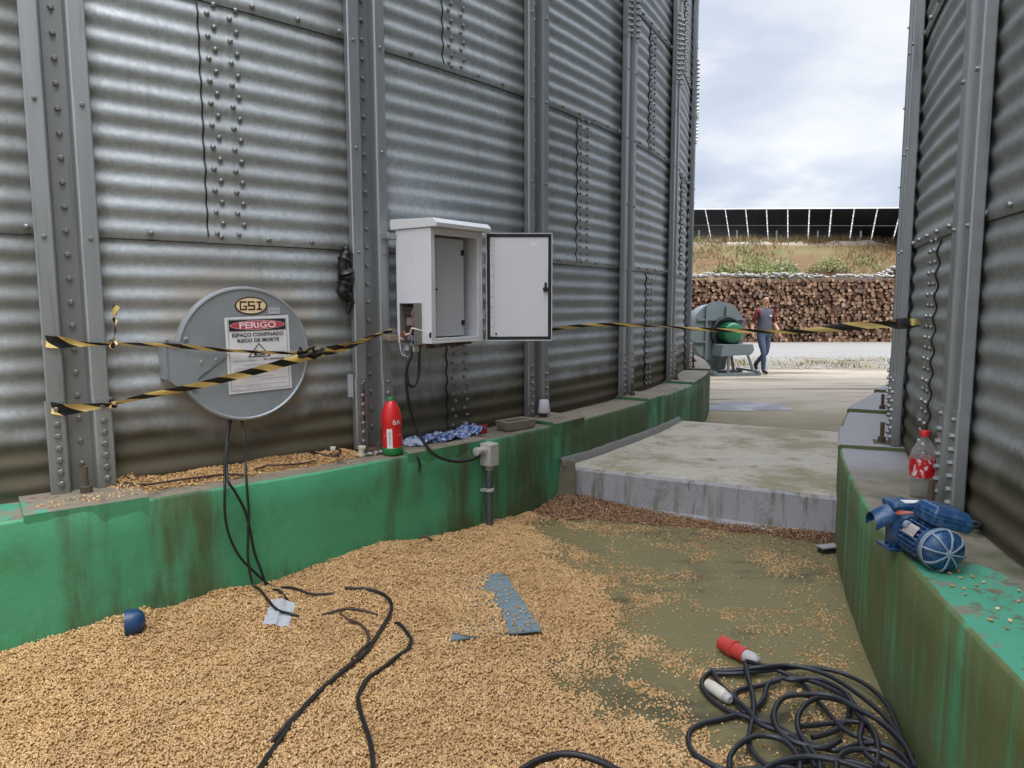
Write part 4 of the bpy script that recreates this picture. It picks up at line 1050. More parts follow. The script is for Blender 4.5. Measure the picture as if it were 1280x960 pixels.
    for i in range(m):
        s = S0 + (S1 - S0) * i / (m - 1)
        for j in range(q):
            d = -.02 + .27 * j / (q - 1); ph = PH1 + s / RAD; LV.append((C1[0] + (RAD + d) * math.cos(ph), C1[1] + (RAD + d) * math.sin(ph), LEDGE - .012 + lh(s, d)))
    LF = [(i * q + j, (i + 1) * q + j, (i + 1) * q + j + 1, i * q + j + 1) for i in range(m - 1) for j in range(q - 1)]
    for _ in range(7000):
        s = random.uniform(S0 - .12, S1 + .1); d = random.uniform(-.01, .285); h = lh(s, d)
        gap = .5 + .5 * fbm(s * 3.5, d * 8, 4)
        if h < .006 and random.random() > .05 * gap: continue
        if h < .03 and random.random() > .35 + gap * h * 22: continue
        ph = PH1 + s / RAD; pts.append((C1[0] + (RAD + d) * math.cos(ph), C1[1] + (RAD + d) * math.sin(ph), LEDGE - .004 + max(0, h - .004) + random.random() * .005 + (.02 if s < .2 else 0)))
    for _ in range(90):
        s = random.uniform(-.2, .25); d = random.uniform(.16, .28); ph = PH1 + s / RAD; pts.append((C1[0] + (RAD + d) * math.cos(ph), C1[1] + (RAD + d) * math.sin(ph), LEDGE + .022))
    for _ in range(60):
        x_, y_ = random.uniform(1.15, 1.75), random.uniform(1.4, 2.4)
        if .06 < right_d(x_, y_) < .30: pts.append((x_, y_, LEDGE + .003))
    pts = np.array(pts); scatter('ledge_grain', LV, LF, pts, randrot(len(pts), .4), RNG.uniform(.8, 1.15, len(pts)), bed_m, bean_m, (.0060, .0048, .0036), 'thin drift of grain lying on the ledge below the hatch', 'grain')
    # wet husks washed against the slab
    ax = (SLAB_B - SLAB_A).xy; Ln = ax.length; ax = ax.normalized(); nx = Vector((ax.y, -ax.x))
    hh = lambda u, d: (.055 * math.exp(-(u / .55)**2) + .022 + .02 * max(0, (u - 1.25) / .4)) * max(0, 1 - d / (.30 * math.exp(-(u / .9)**2) + .10 + .07 * fbm(u * 3, 1)))
    HV = []; pts = []; m = 60; q = 10
    for i in range(m):
        u = -.05 + (Ln + .0) * i / (m - 1)
        for j in range(q):
            d = .0 + .42 * j / (q - 1); p = SLAB_A.xy + ax * u + nx * (d + .03); HV.append((p.x, p.y, hh(u, d) - .006))
    HF = [(i * q + j, i * q + j + 1, (i + 1) * q + j + 1, (i + 1) * q + j) for i in range(m - 1) for j in range(q - 1)]
    for _ in range(15000):
        u = random.uniform(-.05, Ln - .1); d = random.uniform(0, .5); h = hh(u, d); p = SLAB_A.xy + ax * u + nx * (d + .03)
        if left_d(p.x, p.y) < .305 or right_d(p.x, p.y) < .34: continue
        if h < .004 and random.random() > .10: continue
        pts.append((p.x, p.y, h + .002))
    pts = np.array(pts); scatter('husk_litter', HV, HF, pts, randrot(len(pts), .5), RNG.uniform(.7, 1.25, len(pts)), bedh_m, husk_m, (.0060, .0040, .0026), 'dark wet husks washed up along the foot of the slab', 'husks')
grain()

# ------------------------------------------------------------------ things lying in the grain
def flat_plate():
    mb = MB(); Q = [q.copy() for q in PLATE]
    P = []
    for i in range(9):
        u = i / 8; row = []
        for j in range(9):
            v = j / 8; p = (Q[0] * (1 - u) + Q[1] * u) * (1 - v) + (Q[3] * (1 - u) + Q[2] * u) * v
            row.append((p.x, p.y, gh(p.x, p.y) * .0 + .047 + .004 * math.sin(u * 3) + .003 * fbm(p.x * 4, p.y * 4)))
        P.append(row)
    mb.grid(P, 0, flip=True); mb.grid([[(x, y, z - .006) for x, y, z in r] for r in P], 0)
    rim = [P[i][0] for i in range(9)] + [P[8][j] for j in range(1, 9)] + [P[i][8] for i in range(7, -1, -1)] + [P[0][j] for j in range(7, 0, -1)]
    n = len(rim); mb.add(rim + [(x, y, z - .006) for x, y, z in rim], [(i, (i + 1) % n, n + (i + 1) % n, n + i) for i in range(n)])
    tag(rebase(mb.build('metal_sheet', [plate_m], None, 30)), 'blue grey metal sheet half buried in the grain', 'metal sheet')
flat_plate()
g_ = lambda px, py, up=.004: (lambda p: Vector((p.x, p.y, gh(p.x, p.y) + up + .005)))(gp(px, py, .03))
def hatch_cables():
    gr = 'cables hanging from the hatch'
    cable('hanging_cable', [W(287, 524, .05), W(284, 545, .09), W(281, 575, .20), W(281, 605, .32), W(281, 640, .335), W(286, 668, .34), W(299, 695, .345), W(318, 715, .35), W(340, 733, .36), g_(365, 744, .010), g_(390, 749, .006), g_(418, 748, -.001)], .0062, cable_m, 'black cable from the hatch foot that ends furthest right in the grain', 'cable', 6, gr)
    cable('hanging_cable', [W(289, 524, .05), W(285, 550, .10), W(284, 596, .31), W(294, 615, .325), W(306, 638, .33), W(312, 660, .335), W(318, 690, .34), W(326, 712, .345), W(335, 736, .37), g_(348, 748, .008), g_(360, 757, -.002)], .0062, cable_m, 'black cable crossing behind the others halfway down the green wall', 'cable', 6, gr)
    cable('hanging_cable', [W(302, 524, .05), W(305, 548, .10), W(307, 580, .27), W(309, 615, .33), W(311, 640, .335), W(310, 672, .34), W(310, 700, .35), W(316, 730, .37), g_(326, 752, .012), g_(345, 768, .012), g_(362, 775, .010), g_(374, 775, -.001)], .0062, cable_m, 'black cable dropping from the right of the hatch foot onto the clear wrapper', 'cable', 6, gr)
    cable('floor_cable', [g_(432, 744, -.004), g_(440, 745, .004), g_(460, 744, .006), g_(478, 748, .006), g_(488, 757, .006), g_(489, 768, .006), g_(482, 782, .006), g_(470, 797, .006), g_(456, 815, .006), g_(440, 830, .006), g_(420, 846, .006), g_(395, 868, .006), g_(374, 892, .005), g_(350, 925, .005), g_(330, 955, .005), g_(312, 985, .005), g_(290, 1020, .005)], .0085, cable_m, 'longest black cable snaking from the grain towards the lower edge, left of its neighbour', 'cable', 6, 'cables running over the grain')
    cable('floor_cable', [g_(494, 780, -.004), g_(500, 783, .004), g_(511, 794, .006), g_(514, 804, .006), g_(508, 815, .006), g_(496, 824, .006), g_(478, 836, .006), g_(460, 850, .006), g_(450, 866, .006), g_(448, 882, .006), g_(454, 905, .006), g_(462, 930, .006), g_(466, 955, .006), g_(468, 990, .006)], .0080, cable_m, 'black cable bending in an S right of the longest floor cable', 'cable', 6, 'cables running over the grain')
    cable('floor_cable', [g_(402, 772, -.003), g_(415, 770, .004), g_(430, 767, .005), g_(445, 766, .006), g_(460, 768, .005), g_(472, 771, -.003)], .0065, browncable_m, 'short dusty cable end surfacing above the bend of the longest floor cable', 'cable', 5)
    cable('floor_cable', [g_(425, 771, .002), g_(438, 778, .002), g_(448, 783, .005), g_(458, 792, .007), g_(461, 803, .008), g_(452, 812, .006), g_(440, 822, -.003)], .0065, browncable_m, 'dusty cable curling down beside the longest floor cable', 'cable', 5)
    cable('floor_cable', [g_(384, 880, .004), g_(365, 900, .005), g_(345, 922, .003), g_(338, 927, -.004)], .007, browncable_m, 'dusty cable end lying close along the longest floor cable near the lower edge', 'cable', 5)
    cable('floor_cable', [g_(640, 975, .005), g_(665, 957, .006), g_(690, 947, .007), g_(715, 945, .007), g_(745, 951, .006), g_(775, 966, .006), g_(800, 985, .005)], .0105, cable_m, 'thick black cable arching up at the lower edge between grain and coil', 'cable', 6)
hatch_cables()
def crushed_cup():
    p = g_(170, 797, -.012); M = frame(p + Vector((.045, 0, .045)), (0, 0, 1), (-.90, -.38, -.22))
    mb = MB(); prof = [(.001, 0), (.022, .003), (.037, .012), (.046, .028), (.050, .05), (.051, .075)]
    vs = []; n = 28
    for r, z in prof:
        for j in range(n):
            a = 2 * math.pi * j / n; k = 1 + .10 * math.sin(2 * a + 1) + .05 * n3(a * 2, z * 40)
            vs.append((r * k * math.cos(a) * .95, r * k * math.sin(a) * 1.05, z))
    fs = [(i * n + j, i * n + (j + 1) % n, (i + 1) * n + (j + 1) % n, (i + 1) * n + j) for i in range(len(prof) - 1) for j in range(n)]
    mb.add(vs, fs + [tuple(range(n))], 0, M)
    t = thing('crushed_bottle_end', 'dark blue plastic bottle end half sunk in grain against the green wall', 'bottle end', p)
    mb.build('shell', [simple('deep_blue_plastic', (.014, .050, .13), .35, 0, .2)], t, 60)
    mb = MB(); P = []
    for i in range(8):
        P.append([tuple(p + Vector((-.055 + .012 * n3(i * .9, j), .01 * j - .01, .012 + .011 * i + .004 * n3(i, j * 2)))) for j in range(3)])
    mb.grid(P); mb.build('torn_label', [pet_m], t, 40)
crushed_cup()
def wrapper():
    Q = [g_(340, 757), g_(370, 759), g_(361, 788), g_(328, 786)]; P = []
    for i in range(15):
        u = i / 14; row = []
        for j in range(15):
            v = j / 14; p = (Q[0] * (1 - u) + Q[1] * u) * (1 - v) + (Q[3] * (1 - u) + Q[2] * u) * v
            row.append((p.x, p.y, gh(p.x, p.y) + .006 + .012 * abs(n3(u * 4, v * 4, 2)) + .010 * math.exp(-((u - .45) / .1)**2)))
        P.append(row)
    mb = MB(); mb.grid(P, 0, flip=True); tag(rebase(mb.build('plastic_wrapper', [film_m], None, 20)), 'crinkled clear plastic wrapper lying on the grain under the hanging cables', 'wrapper')
wrapper()
mb = MB(); q_ = g_(530, 683, .0); mb.tube(smooth([q_ + Vector((-.03, .0, .0)), q_ + Vector((0, .01, .012)), q_ + Vector((.03, .0, .004)), q_ + Vector((.045, -.03, .0))], 4), .008, 6)
tag(rebase(mb.build('bent_hook', [rust_m], None, 60)), 'small dark bent piece of wire where the grain meets the green wall', 'wire scrap')

# ------------------------------------------------------------------ coil of cable with its plugs
def coil():
    t = thing('cable_coil', 'tangled coil of black cable lying against the mossy wall', 'cable coil', gp(1010, 890))
    K = lambda px, py, z=.010: gp(px, py, z)
    strands = [
        [(932, 826, .05), (960, 834, .03), (985, 843, .02), (1005, 856, .02), (1030, 885, .03), (1055, 912, .04), (1085, 925, .045), (1120, 938, .05), (1140, 960, .05)],
        [(890, 838, .012), (915, 838, .02), (950, 834, .04), (990, 832, .045), (1030, 842, .05), (1065, 862, .055), (1100, 890, .055), (1125, 920, .055), (1140, 955, .05), (1120, 990, .05), (1050, 1010, .03), (980, 1000, .02)],
        [(890, 838, .012), (879, 848, .012), (878, 860, .012), (890, 875, .012), (910, 888, .014), (935, 897, .02), (965, 905, .025), (990, 918, .03), (1015, 930, .03), (1045, 938, .04), (1075, 930, .04), (1110, 932, .045), (1135, 955, .045)],
        [(891, 840, .016), (900, 855, .022), (915, 870, .025), (935, 888, .03), (950, 905, .035), (985, 918, .04), (1005, 935, .045), (1020, 960, .05)],
        [(925, 892, .014), (905, 898, .012), (880, 904, .012), (865, 912, .012), (860, 924, .012), (866, 940, .012), (885, 953, .012), (905, 962, .012), (940, 962, .016), (985, 955, .025), (1030, 948, .03), (1060, 951, .035), (1100, 962, .03)],
        [(912, 962, .03), (913, 945, .04), (925, 930, .045), (942, 921, .05), (960, 920, .05), (980, 926, .05), (995, 942, .05), (1000, 960, .045), (990, 985, .03)],
        [(931, 828, .045), (935, 845, .04), (941, 870, .035), (942, 890, .03), (938, 912, .03), (936, 930, .03), (945, 945, .03), (960, 957, .03), (985, 970, .03)],
        [(1010, 870, .03), (990, 868, .05), (975, 876, .055), (968, 890, .055), (969, 905, .055), (980, 920, .05), (1000, 930, .05), (1030, 935, .05), (1050, 925, .05)],
        [(1140, 945, .06), (1115, 915, .065), (1085, 892, .065), (1050, 876, .06), (1025, 872, .06), (1008, 880, .06), (998, 895, .06), (998, 912, .055), (1008, 930, .05), (1025, 955, .05), (1020, 990, .04)],
        [(1145, 960, .07), (1130, 930, .07), (1105, 905, .075), (1070, 885, .075), (1040, 870, .07), (1005, 868, .065), (980, 872, .06), (970, 885, .05), (966, 898, .05), (973, 912, .045), (990, 920, .04)],
        [(1095, 960, .055), (1098, 935, .06), (1090, 910, .06), (1070, 890, .06), (1060, 870, .055), (1045, 858, .05), (1020, 848, .045), (990, 850, .035), (975, 848, .03), (960, 856, .025), (955, 872, .02), (945, 884, .018), (930, 890, .016), (918, 872, .014), (925, 862, .014), (950, 857, .02), (975, 850, .03)],
        [(1000, 908, .03), (1030, 905, .03), (1060, 902, .035), (1080, 905, .04), (1095, 925, .045), (1100, 960, .05)],
        [(1015, 922, .03), (1040, 915, .03), (1055, 905, .03), (1062, 890, .035), (1060, 868, .04)],
        [(1045, 965, .06), (1048, 948, .06), (1062, 938, .06), (1090, 938, .06), (1115, 948, .06), (1135, 962, .06), (1145, 985, .05)],
        [(985, 848, .03), (1010, 850, .035), (1040, 862, .04), (1065, 878, .045), (1078, 900, .05), (1075, 925, .05), (1085, 945, .055), (1110, 960, .055)],
        [(1145, 965, .03), (1128, 925, .035), (1108, 880, .03), (1078, 853, .03), (1040, 838, .03), (1000, 834, .03), (960, 838, .025), (925, 842, .02), (893, 842, .012)],
        [(950, 965, .05), (975, 952, .055), (1010, 946, .06), (1050, 952, .06), (1090, 965, .05)],
        [(940, 975, .02), (970, 960, .02), (1005, 965, .025), (1030, 980, .03)],
    ]
    for s in strands:
        mb = MB(); mb.tube(smooth([K(*q) for q in s], 7), .0088, 8); mb.build('cable_loop', [bluecable_m], t, 60)
    p = K(902, 803, .035); q = K(944, 826, .035); ax = (q - p).normalized(); M = frame(p, ax.orthogonal(), ax); L = (q - p).length
    mb = MB(); mb.lathe(M, [(.024, 0), (.030, .002), (.030, L * .33), (.035, L * .34), (.035, L * .40), (.029, L * .42), (.029, L * .72), (.026, L * .74)], 20); mb.box(M, -.012, .012, .026, .040, L * .28, L * .44)
    pg = mb.build('plug', [redplug_m], t, 30)
    mb = MB(); mb.lathe(M, [(.0255, L * .73), (.0265, L * .9), (.022, L * 1.05), (.013, L * 1.1)], 16); mb.build('plug_collar', [plastic_grey], pg, 30)
    mb = MB(); mb.lathe(M, [(.023, -.001), (.023, .001)], 16)
    for j in range(5): mb.lathe(M @ T(.013 * math.cos(j * 1.257), .013 * math.sin(j * 1.257), -.012), [(.003, 0), (.003, .014)], 8)
    mb.build('plug_pins', [dark_plastic], pg, 30)
    p = K(884, 854, .025); q = K(910, 873, .025); ax = (q - p).normalized(); M = frame(p, ax.orthogonal(), ax); L = (q - p).length
    mb = MB(); mb.lathe(M, [(.010, -.004), (.017, .002), (.022, .03), (.022, L * .7), (.018, L * .9), (.010, L)], 18); cn = mb.build('connector', [simple('off_white_plastic', (.58, .54, .44), .45)], t, 30)
    mb = MB(); mb.lathe(M, [(.0185, L * .88), (.0195, L * .9), (.0195, L), (.012, L + .012)], 14); mb.build('connector_nut', [plastic_grey], cn, 30)
coil()

# ------------------------------------------------------------------ things on the left ledge
def on_ledge(px, py, dr, up=0.0):
    p = W(px, py, dr); return Vector((p.x, p.y, LEDGE + up))
def red_bottle():
    p = on_ledge(491, 563, .215); h = .325
    t = thing('red_bottle', 'tall red plastic bottle with green cap and green foot on the left ledge', 'bottle', p)
    M = T(*p) @ Matrix.Rotation(R_(-115), 4, 'Z') @ Matrix.Rotation(R_(2), 4, 'Y')
    mb = MB(); mb.lathe(M, [(.050, .042), (.055, .046), (.0565, .06), (.0555, .11), (.0535, .14), (.0565, .165), (.058, .19), (.0575, .215), (.050, .25), (.036, .285), (.021, .303), (.017, .306)], 40, 0, False, False); mb.build('bottle_body', [red_plastic], t, 40)
    mb = MB(); mb.lathe(M, [(.040, 0), (.050, .003), (.0565, .014), (.0575, .028), (.0575, .042), (.054, .046)], 32); mb.build('foot', [green_plastic], t, 40)
    mb = MB(); mb.lathe(M, [(.017, .303), (.0195, .305), (.0195, .322), (.017, .325)], 20); mb.build('cap', [green_plastic], t, 40)
    def curved(mb, a0, a1, z0, z1, r, mat):
        mb.grid([[(r * math.cos(a0 + (a1 - a0) * i / 8), r * math.sin(a0 + (a1 - a0) * i / 8), z) for z in (z0, z1)] for i in range(9)], mat, M)
    va = math.atan2(-p.y, -p.x) + R_(115)      # towards the viewer in the bottle's frame
    mb = MB(); curved(mb, va - .52, va + .02, .045, .155, .0578, 0)
    for k in range(9): curved(mb, va - .33, va - .33 + .20, .060 + k * .009, .060 + k * .009 + random.choice((.002, .004, .006)), .0581, 1)
    mb.build('barcode_label', [paper_m, inkgrey_m], t, 40)
    mb = MB()
    def letters(txt, ang, z, size, mat):
        L = MB(); L.text(txt, None, size, mat); r = .0588
        mb.add([(r * math.cos(ang + x / r), r * math.sin(ang + x / r), z + y) for x, y, _ in L.v], L.f, mat, M)
    letters('BA', va + .50, .190, .044, 0); letters('aroma', va + .78, .118, .030, 0); letters('3', va - .75, .115, .006, 0)
    mb.build('lettering', [paper_m], t, None)
red_bottle()
def bag():
    A = on_ledge(503, 551, .13); B = on_ledge(599, 548, .13); ax = (B - A); Ln = ax.length; ax.normalize(); nd = Vector((ax.y, -ax.x, 0))
    t = thing('crumpled_bag', 'crumpled blue and white printed plastic bag on the left ledge beside the red bottle', 'plastic bag', A)
    P = []; UV = []
    for i in range(46):
        u = i / 45; row = []; uv = []
        wdt = .075 + .045 * math.sin(u * 3.0) + .02 * n3(u * 6, 1)
        for j in range(18):
            v = j / 17 - .5
            z = .012 + .040 * abs(fbm(u * 6, v * 5, 1)) + .020 * abs(math.sin(u * 4 + v * 13 + 2 * n3(u * 3, v * 3))) * (1 - abs(v)) + (.04 * math.exp(-((u - .93) / .06)**2) * (1 - abs(v)))
            p = A + ax * (u * Ln * .98 + .02 * n3(v * 3, u * 2, 4)) + nd * (v * wdt * 2 + .02 * n3(u * 4, v * 3, 2)) + Vector((0, 0, z)); row.append(tuple(p)); uv.append((u, v + .5))
        P.append(row); UV.append(uv)
    def fn(tn):
        u, v, _ = tn.xyz(tn.uv()); nse = tn.noise(tn.vmul(tn.uv(), (5, 9, 1)), 1.0, 4, .6, .6)
        s = tn.math('FRACT', tn.math('ADD', tn.math('MULTIPLY', v, 3.0), tn.math('MULTIPLY', nse, 4.2)))
        c = tn.mix(tn.step(s, .42, .5), (.40, .47, .62), (.035, .085, .30))
        c = tn.mix(tn.step(nse, .60, .68), c, (.012, .013, .02))
        c = tn.mix(tn.math('SUBTRACT', 1.0, tn.step(u, .16, .22)), c, (.42, .48, .60))
        return {'Base Color': c, 'Roughness': .32}
    mb = MB(); mb.grid(P, 0, None, UV); mb.build('printed_film', [material('printed_plastic', fn)], t, 60)
    mb = MB(); P = [[tuple(A + ax * (i / 14 * Ln * .8 - .02) + nd * ((j / 4 - .5) * .10 + .035) + Vector((0, 0, .006 + .008 * n3(i, j)))) for j in range(5)] for i in range(15)]; mb.grid(P); mb.build('black_film', [rubber_m], t, 40)
    mb = MB(); p = on_ledge(590, 541, .1); mb.tube(smooth([p + Vector((.03 * math.cos(a), .02 * math.sin(a), .035 + .01 * math.sin(2 * a))) for a in np.linspace(0, 5.5, 9)], 4), .009, 6); mb.build('twisted_end', [film_m], t, 60)
bag()
def small_things():
    c_ = W(680, 508, .10); p = Vector((c_.x, c_.y, LEDGE + .028)); p = Vector((p.x, p.y, c_.z - .045))
    mb = MB(); mb.lathe(T(*p), [(.038, 0), (.044, .001), (.046, .006), (.033, .088), (.030, .092), (.001, .092)], 28, 0, False, False); mb.lathe(T(*p), [(.041, .001), (.030, .086), (.001, .088)], 20, 0, False, False)
    tag(rebase(mb.build('plastic_cup', [white_m], None, 40)), 'white plastic cup upside down at the foot of the third stiffener', 'cup')
    # grey block with a hollow top
    p = on_ledge(645, 535, .165); ph = math.atan2(p.y - C1[1], p.x - C1[0]); M = frame(p, (-math.sin(ph), math.cos(ph), 0), (0, 0, 1))
    M = M @ Matrix.Rotation(R_(-6), 4, 'Z')
    mb = MB(); o = [(-.13, -.07), (.13, -.07), (.13, .07), (-.13, .07)]; i_ = [(-.105, -.05), (.105, -.05), (.105, .05), (-.105, .05)]
    vs = [(x * .9, y * .9, 0) for x, y in o] + [(x, y, .062) for x, y in o] + [(x, y, .062) for x, y in i_] + [(x * .95, y * .95, .030) for x, y in i_]
    fs = [(3, 2, 1, 0)]
    for a in (0, 4, 8): fs += [(a + k, a + (k + 1) % 4, a + 4 + (k + 1) % 4, a + 4 + k) for k in range(4)]
    fs.append((12, 13, 14, 15)); mb.add(vs, fs, 0, M)
    tag(rebase(mb.build('concrete_tray', [simple('mossy_concrete', (.24, .21, .15), .85, 0, .3, 14, .5)], None, 30, .005)), 'shallow grey concrete block on the left ledge next to the red cap', 'concrete block')
    p = on_ledge(603, 541, .10); mb = MB()
    prof = [(.026, 0), (.030, .004), (.030, .034), (.026, .038)]
    n = 26; vs = [((r * (1.10 if j % 2 else .94)) * math.cos(2 * math.pi * j / n), (r * (1.10 if j % 2 else .94)) * math.sin(2 * math.pi * j / n), z) for r, z in prof for j in range(n)]
    mb.add(vs, [(i * n + j, i * n + (j + 1) % n, (i + 1) * n + (j + 1) % n, (i + 1) * n + j) for i in range(3) for j in range(n)] + [tuple(3 * n + j for j in range(n))], 0, T(*p))
    for j in range(6): mb.box(T(*p) @ Matrix.Rotation(j * 1.047, 4, 'Z'), .020, .030, -.006, .006, .036, .052)
    tag(rebase(mb.build('screw_cap', [redplug_m], None, 30)), 'small red ribbed cap between the crumpled bag and the concrete block', 'cap')
    p = on_ledge(451, 560, .14, .0); M = T(*p) @ Matrix.Rotation(R_(8), 4, 'Y')
    mb = MB(); mb.lathe(M, [(.018, 0), (.021, .002), (.022, .012), (.019, .014), (.0185, .04), (.021, .042), (.022, .056), (.018, .060), (.012, .060), (.012, .050)], 16); tag(rebase(mb.build('pipe_fitting', [simple('cream_plastic', (.55, .50, .40), .5)], None, 30)), 'cream pipe fitting standing in the grain left of the red bottle', 'pipe fitting')
    for k, (px, py) in enumerate(((462, 560), (470, 556), (476, 561))):
        q = on_ledge(px, py, .15); mb = MB(); bm_ = [Vector((random.gauss(0, 1), random.gauss(0, 1), random.gauss(0, 1))).normalized() for _ in range(1)]
        prof = [(.002, 0), (.012, .003), (.016 - .003 * (k == 1), .010), (.011, .017), (.002, .020)]
        mb.lathe(T(*q) @ Matrix.Scale(1.4 - .2 * k, 4, (1, 0, 0)), prof, 7); tag(rebase(mb.build('pebble', [mortar_m], None, 30)), 'small broken stone between the cream fitting and the red bottle', 'stone', 'stones by the red bottle')
    c_ = on_ledge(407, 571, .10, .045)
    cable('wire_ring', [c_ + Vector((.075 * math.cos(a) * 1.1, .055 * math.sin(a), .012 * math.sin(2 * a))) for a in np.linspace(2.2, 7.9, 11)], .0042, cable_m, 'black wire ring with pale connector lying in the ledge grain', 'wire', 5)
    mb = MB(); mb.box(T(c_.x + .03, c_.y + .045, c_.z + .004), -.014, .014, -.01, .01, 0, .018); tag(rebase(mb.build('wire_connector', [simple('pale_connector', (.55, .55, .52), .5)], None, 30, .003)), 'pale square connector on the black wire ring', 'connector')
    cable('wire', [on_ledge(424, 584, .2, .012), on_ledge(422, 577, .14, .03), on_ledge(425, 570, .1, .045), on_ledge(418, 565, .08, .05)], .003, browncable_m, 'thin reddish wire curling right of the black ring', 'wire', 5)
    LD = lambda px, py, dr, up: on_ledge(px, py, dr, up)
    cable('ledge_cable', [LD(150, 606, .10, .018), LD(157, 601, .085, .035), LD(170, 603, .11, .03), LD(190, 604, .13, .025), LD(210, 599, .13, .025), LD(235, 595, .13, .025), LD(255, 592, .13, .022), LD(280, 589, .13, .018), LD(305, 590, .17, .012)], .0058, browncable_m, 'dark brown cable half covered by grain along the left end of the ledge', 'cable', 6)
    cable('ledge_cable', [LD(318, 583, .13, .02), LD(335, 582, .12, .028), LD(345, 584, .13, .024), LD(375, 581, .14, .016), LD(395, 579, .15, .02)], .0048, browncable_m, 'reddish brown wire in the ledge grain between hatch and wire ring', 'wire', 6)
    cable('loose_wire', [on_ledge(510, 561, .20, .004), on_ledge(518, 562, .27, .004), W(522, 572, .312), W(525, 582, .312), W(523, 589, .312)], .0058, cable_m, 'short black wire hanging over the green wall below the bag', 'wire', 6)
    # slotted strap and plastic scrap on the second stiffener
    p0, p1 = W(452, 473, .063), W(457, 538, .063)
    ph = math.atan2(p0.y - C1[1], p0.x - C1[0]); M = frame((p0 + p1) / 2, (-math.sin(ph), math.cos(ph), 0), (math.cos(ph), math.sin(ph), 0)); hl = (p0 - p1).length / 2
    mb = MB(); P = []
    n = 12; R0 = .022
    poly = [(R0 * math.cos(a), hl - R0 + R0 * math.sin(a)) for a in np.linspace(0, math.pi, n)] + [(R0 * math.cos(a), -hl + R0 + R0 * math.sin(a)) for a in np.linspace(math.pi, 2 * math.pi, n)]
    mb.prism(M, poly, .0, .005, 0)
    for y0 in (.02, -hl + .035): mb.box(M, -.005, .005, y0, y0 + .07, .005, .0056, 1)
    for y in (hl - .018,): mb.bolt(M @ T(0, y, .005) @ Matrix.Rotation(R_(90), 4, 'X'), .009, .012, 0)
    tag(rebase(mb.build('slotted_strap', [stiff_m, dark_plastic], None, 30)), 'slotted grey metal strap bolted low on the second stiffener', 'strap')
    p = W(438, 482, .05); mb = MB(); P = [[tuple(p + Vector((.03 * (i / 8 - .5) + .012 * n3(i, j, 3), .02 * n3(i, j, 5), .13 * (j / 10 - .5) + .01 * n3(i, j, 8)))) for j in range(11)] for i in range(9)]; mb.grid(P)
    tag(rebase(mb.build('plastic_scrap', [film_m], None, 20)), 'crinkled clear plastic scrap stuck left of the second stiffener', 'plastic scrap')
    # black bundle stuffed beside the second stiffener
    rs = [.014, .030, .036, .030, .044, .042, .034, .036, .024, .016, .008]; ys = np.linspace(308, 392, 11)
    mb = MB(); pp = [W(431 + (5 if k > 7 else 0) + 2 * math.sin(k * 1.7), y, .040) for k, y in enumerate(ys)]; mb.tube(smooth(pp, 3), list(np.interp(np.linspace(0, 10, 31), range(11), rs) * (1 + .15 * np.sin(np.arange(31) * 2.3))), 12)
    tag(rebase(mb.build('black_bundle', [simple('black_bag', (.006, .006, .007), .4)], None, 60)), 'black plastic bundle stuffed behind the second stiffener', 'plastic bundle')
    # red rag at the first stiffener
    p = on_ledge(52, 620, .10, .012); mb = MB(); P = [[tuple(p + Vector((.10 * (i / 7 - .5), .06 * (j / 4 - .5) + .03 * (i / 7), .012 * abs(n3(i * .8, j * .8, 2)) + .006))) for j in range(5)] for i in range(8)]; mb.grid(P)
    tag(rebase(mb.build('rag', [simple('red_rag', (.22, .05, .05), .8, 0, .3)], None, 60)), 'faded red rag on the ledge left of the first stiffener', 'rag')
small_things()

# ------------------------------------------------------------------ things on the right ledge
def cola():
    p = Vector((*gp(1153, 611, LEDGE).xy, LEDGE)); p = Vector((1.79, 3.08, LEDGE - .002))
    t = thing('soda_bottle', 'clear soda bottle with red cap and red label on the right ledge', 'bottle', p); M = T(*p) @ Matrix.Rotation(R_(-2), 4, 'Y') @ Matrix.Scale(1.10, 4)
    mb = MB(); mb.lathe(M, [(.030, 0), (.046, .004), (.050, .02), (.048, .06), (.046, .085), (.050, .10), (.052, .14), (.050, .165), (.042, .19), (.028, .215), (.016, .232), (.014, .25)], 32, 0, True, False); mb.build('bottle_body', [pet_m], t, 50)
    mb = MB(); mb.lathe(M, [(.001, .012), (.040, .010), (.046, .022), (.0455, .06), (.001, .062)], 24); mb.build('residue', [cola_m], t, 40)
    def fn(tn):
        n = tn.noise(tn.vmul(tn.obj(), (40, 40, 22)), 1.0, 3, .6, 1.4)
        return {'Base Color': tn.mix(tn.step(n, .55, .60), (.55, .012, .02), (.72, .62, .62)), 'Roughness': .3}
    mb = MB(); vs = []; n = 40
    for z in np.linspace(.085, .16, 7):
        for j in range(n):
            a = 2 * math.pi * j / n; r = .0532 + .0018 * n3(a * 3, z * 60); vs.append((r * math.cos(a), r * math.sin(a), z + .004 * n3(a * 1.5, 3) * (1 if z in (.085, .16) else .5)))
    mb.add(vs, [(i * n + j, i * n + (j + 1) % n, (i + 1) * n + (j + 1) % n, (i + 1) * n + j) for i in range(6) for j in range(n)], 0, M); mb.build('label', [material('crumpled_red_label', fn)], t, 40)
    mb = MB(); mb.lathe(M, [(.015, .243), (.0185, .244), (.0185, .262), (.016, .265)], 18); mb.build('cap', [red_plastic], t, 40)
cola()
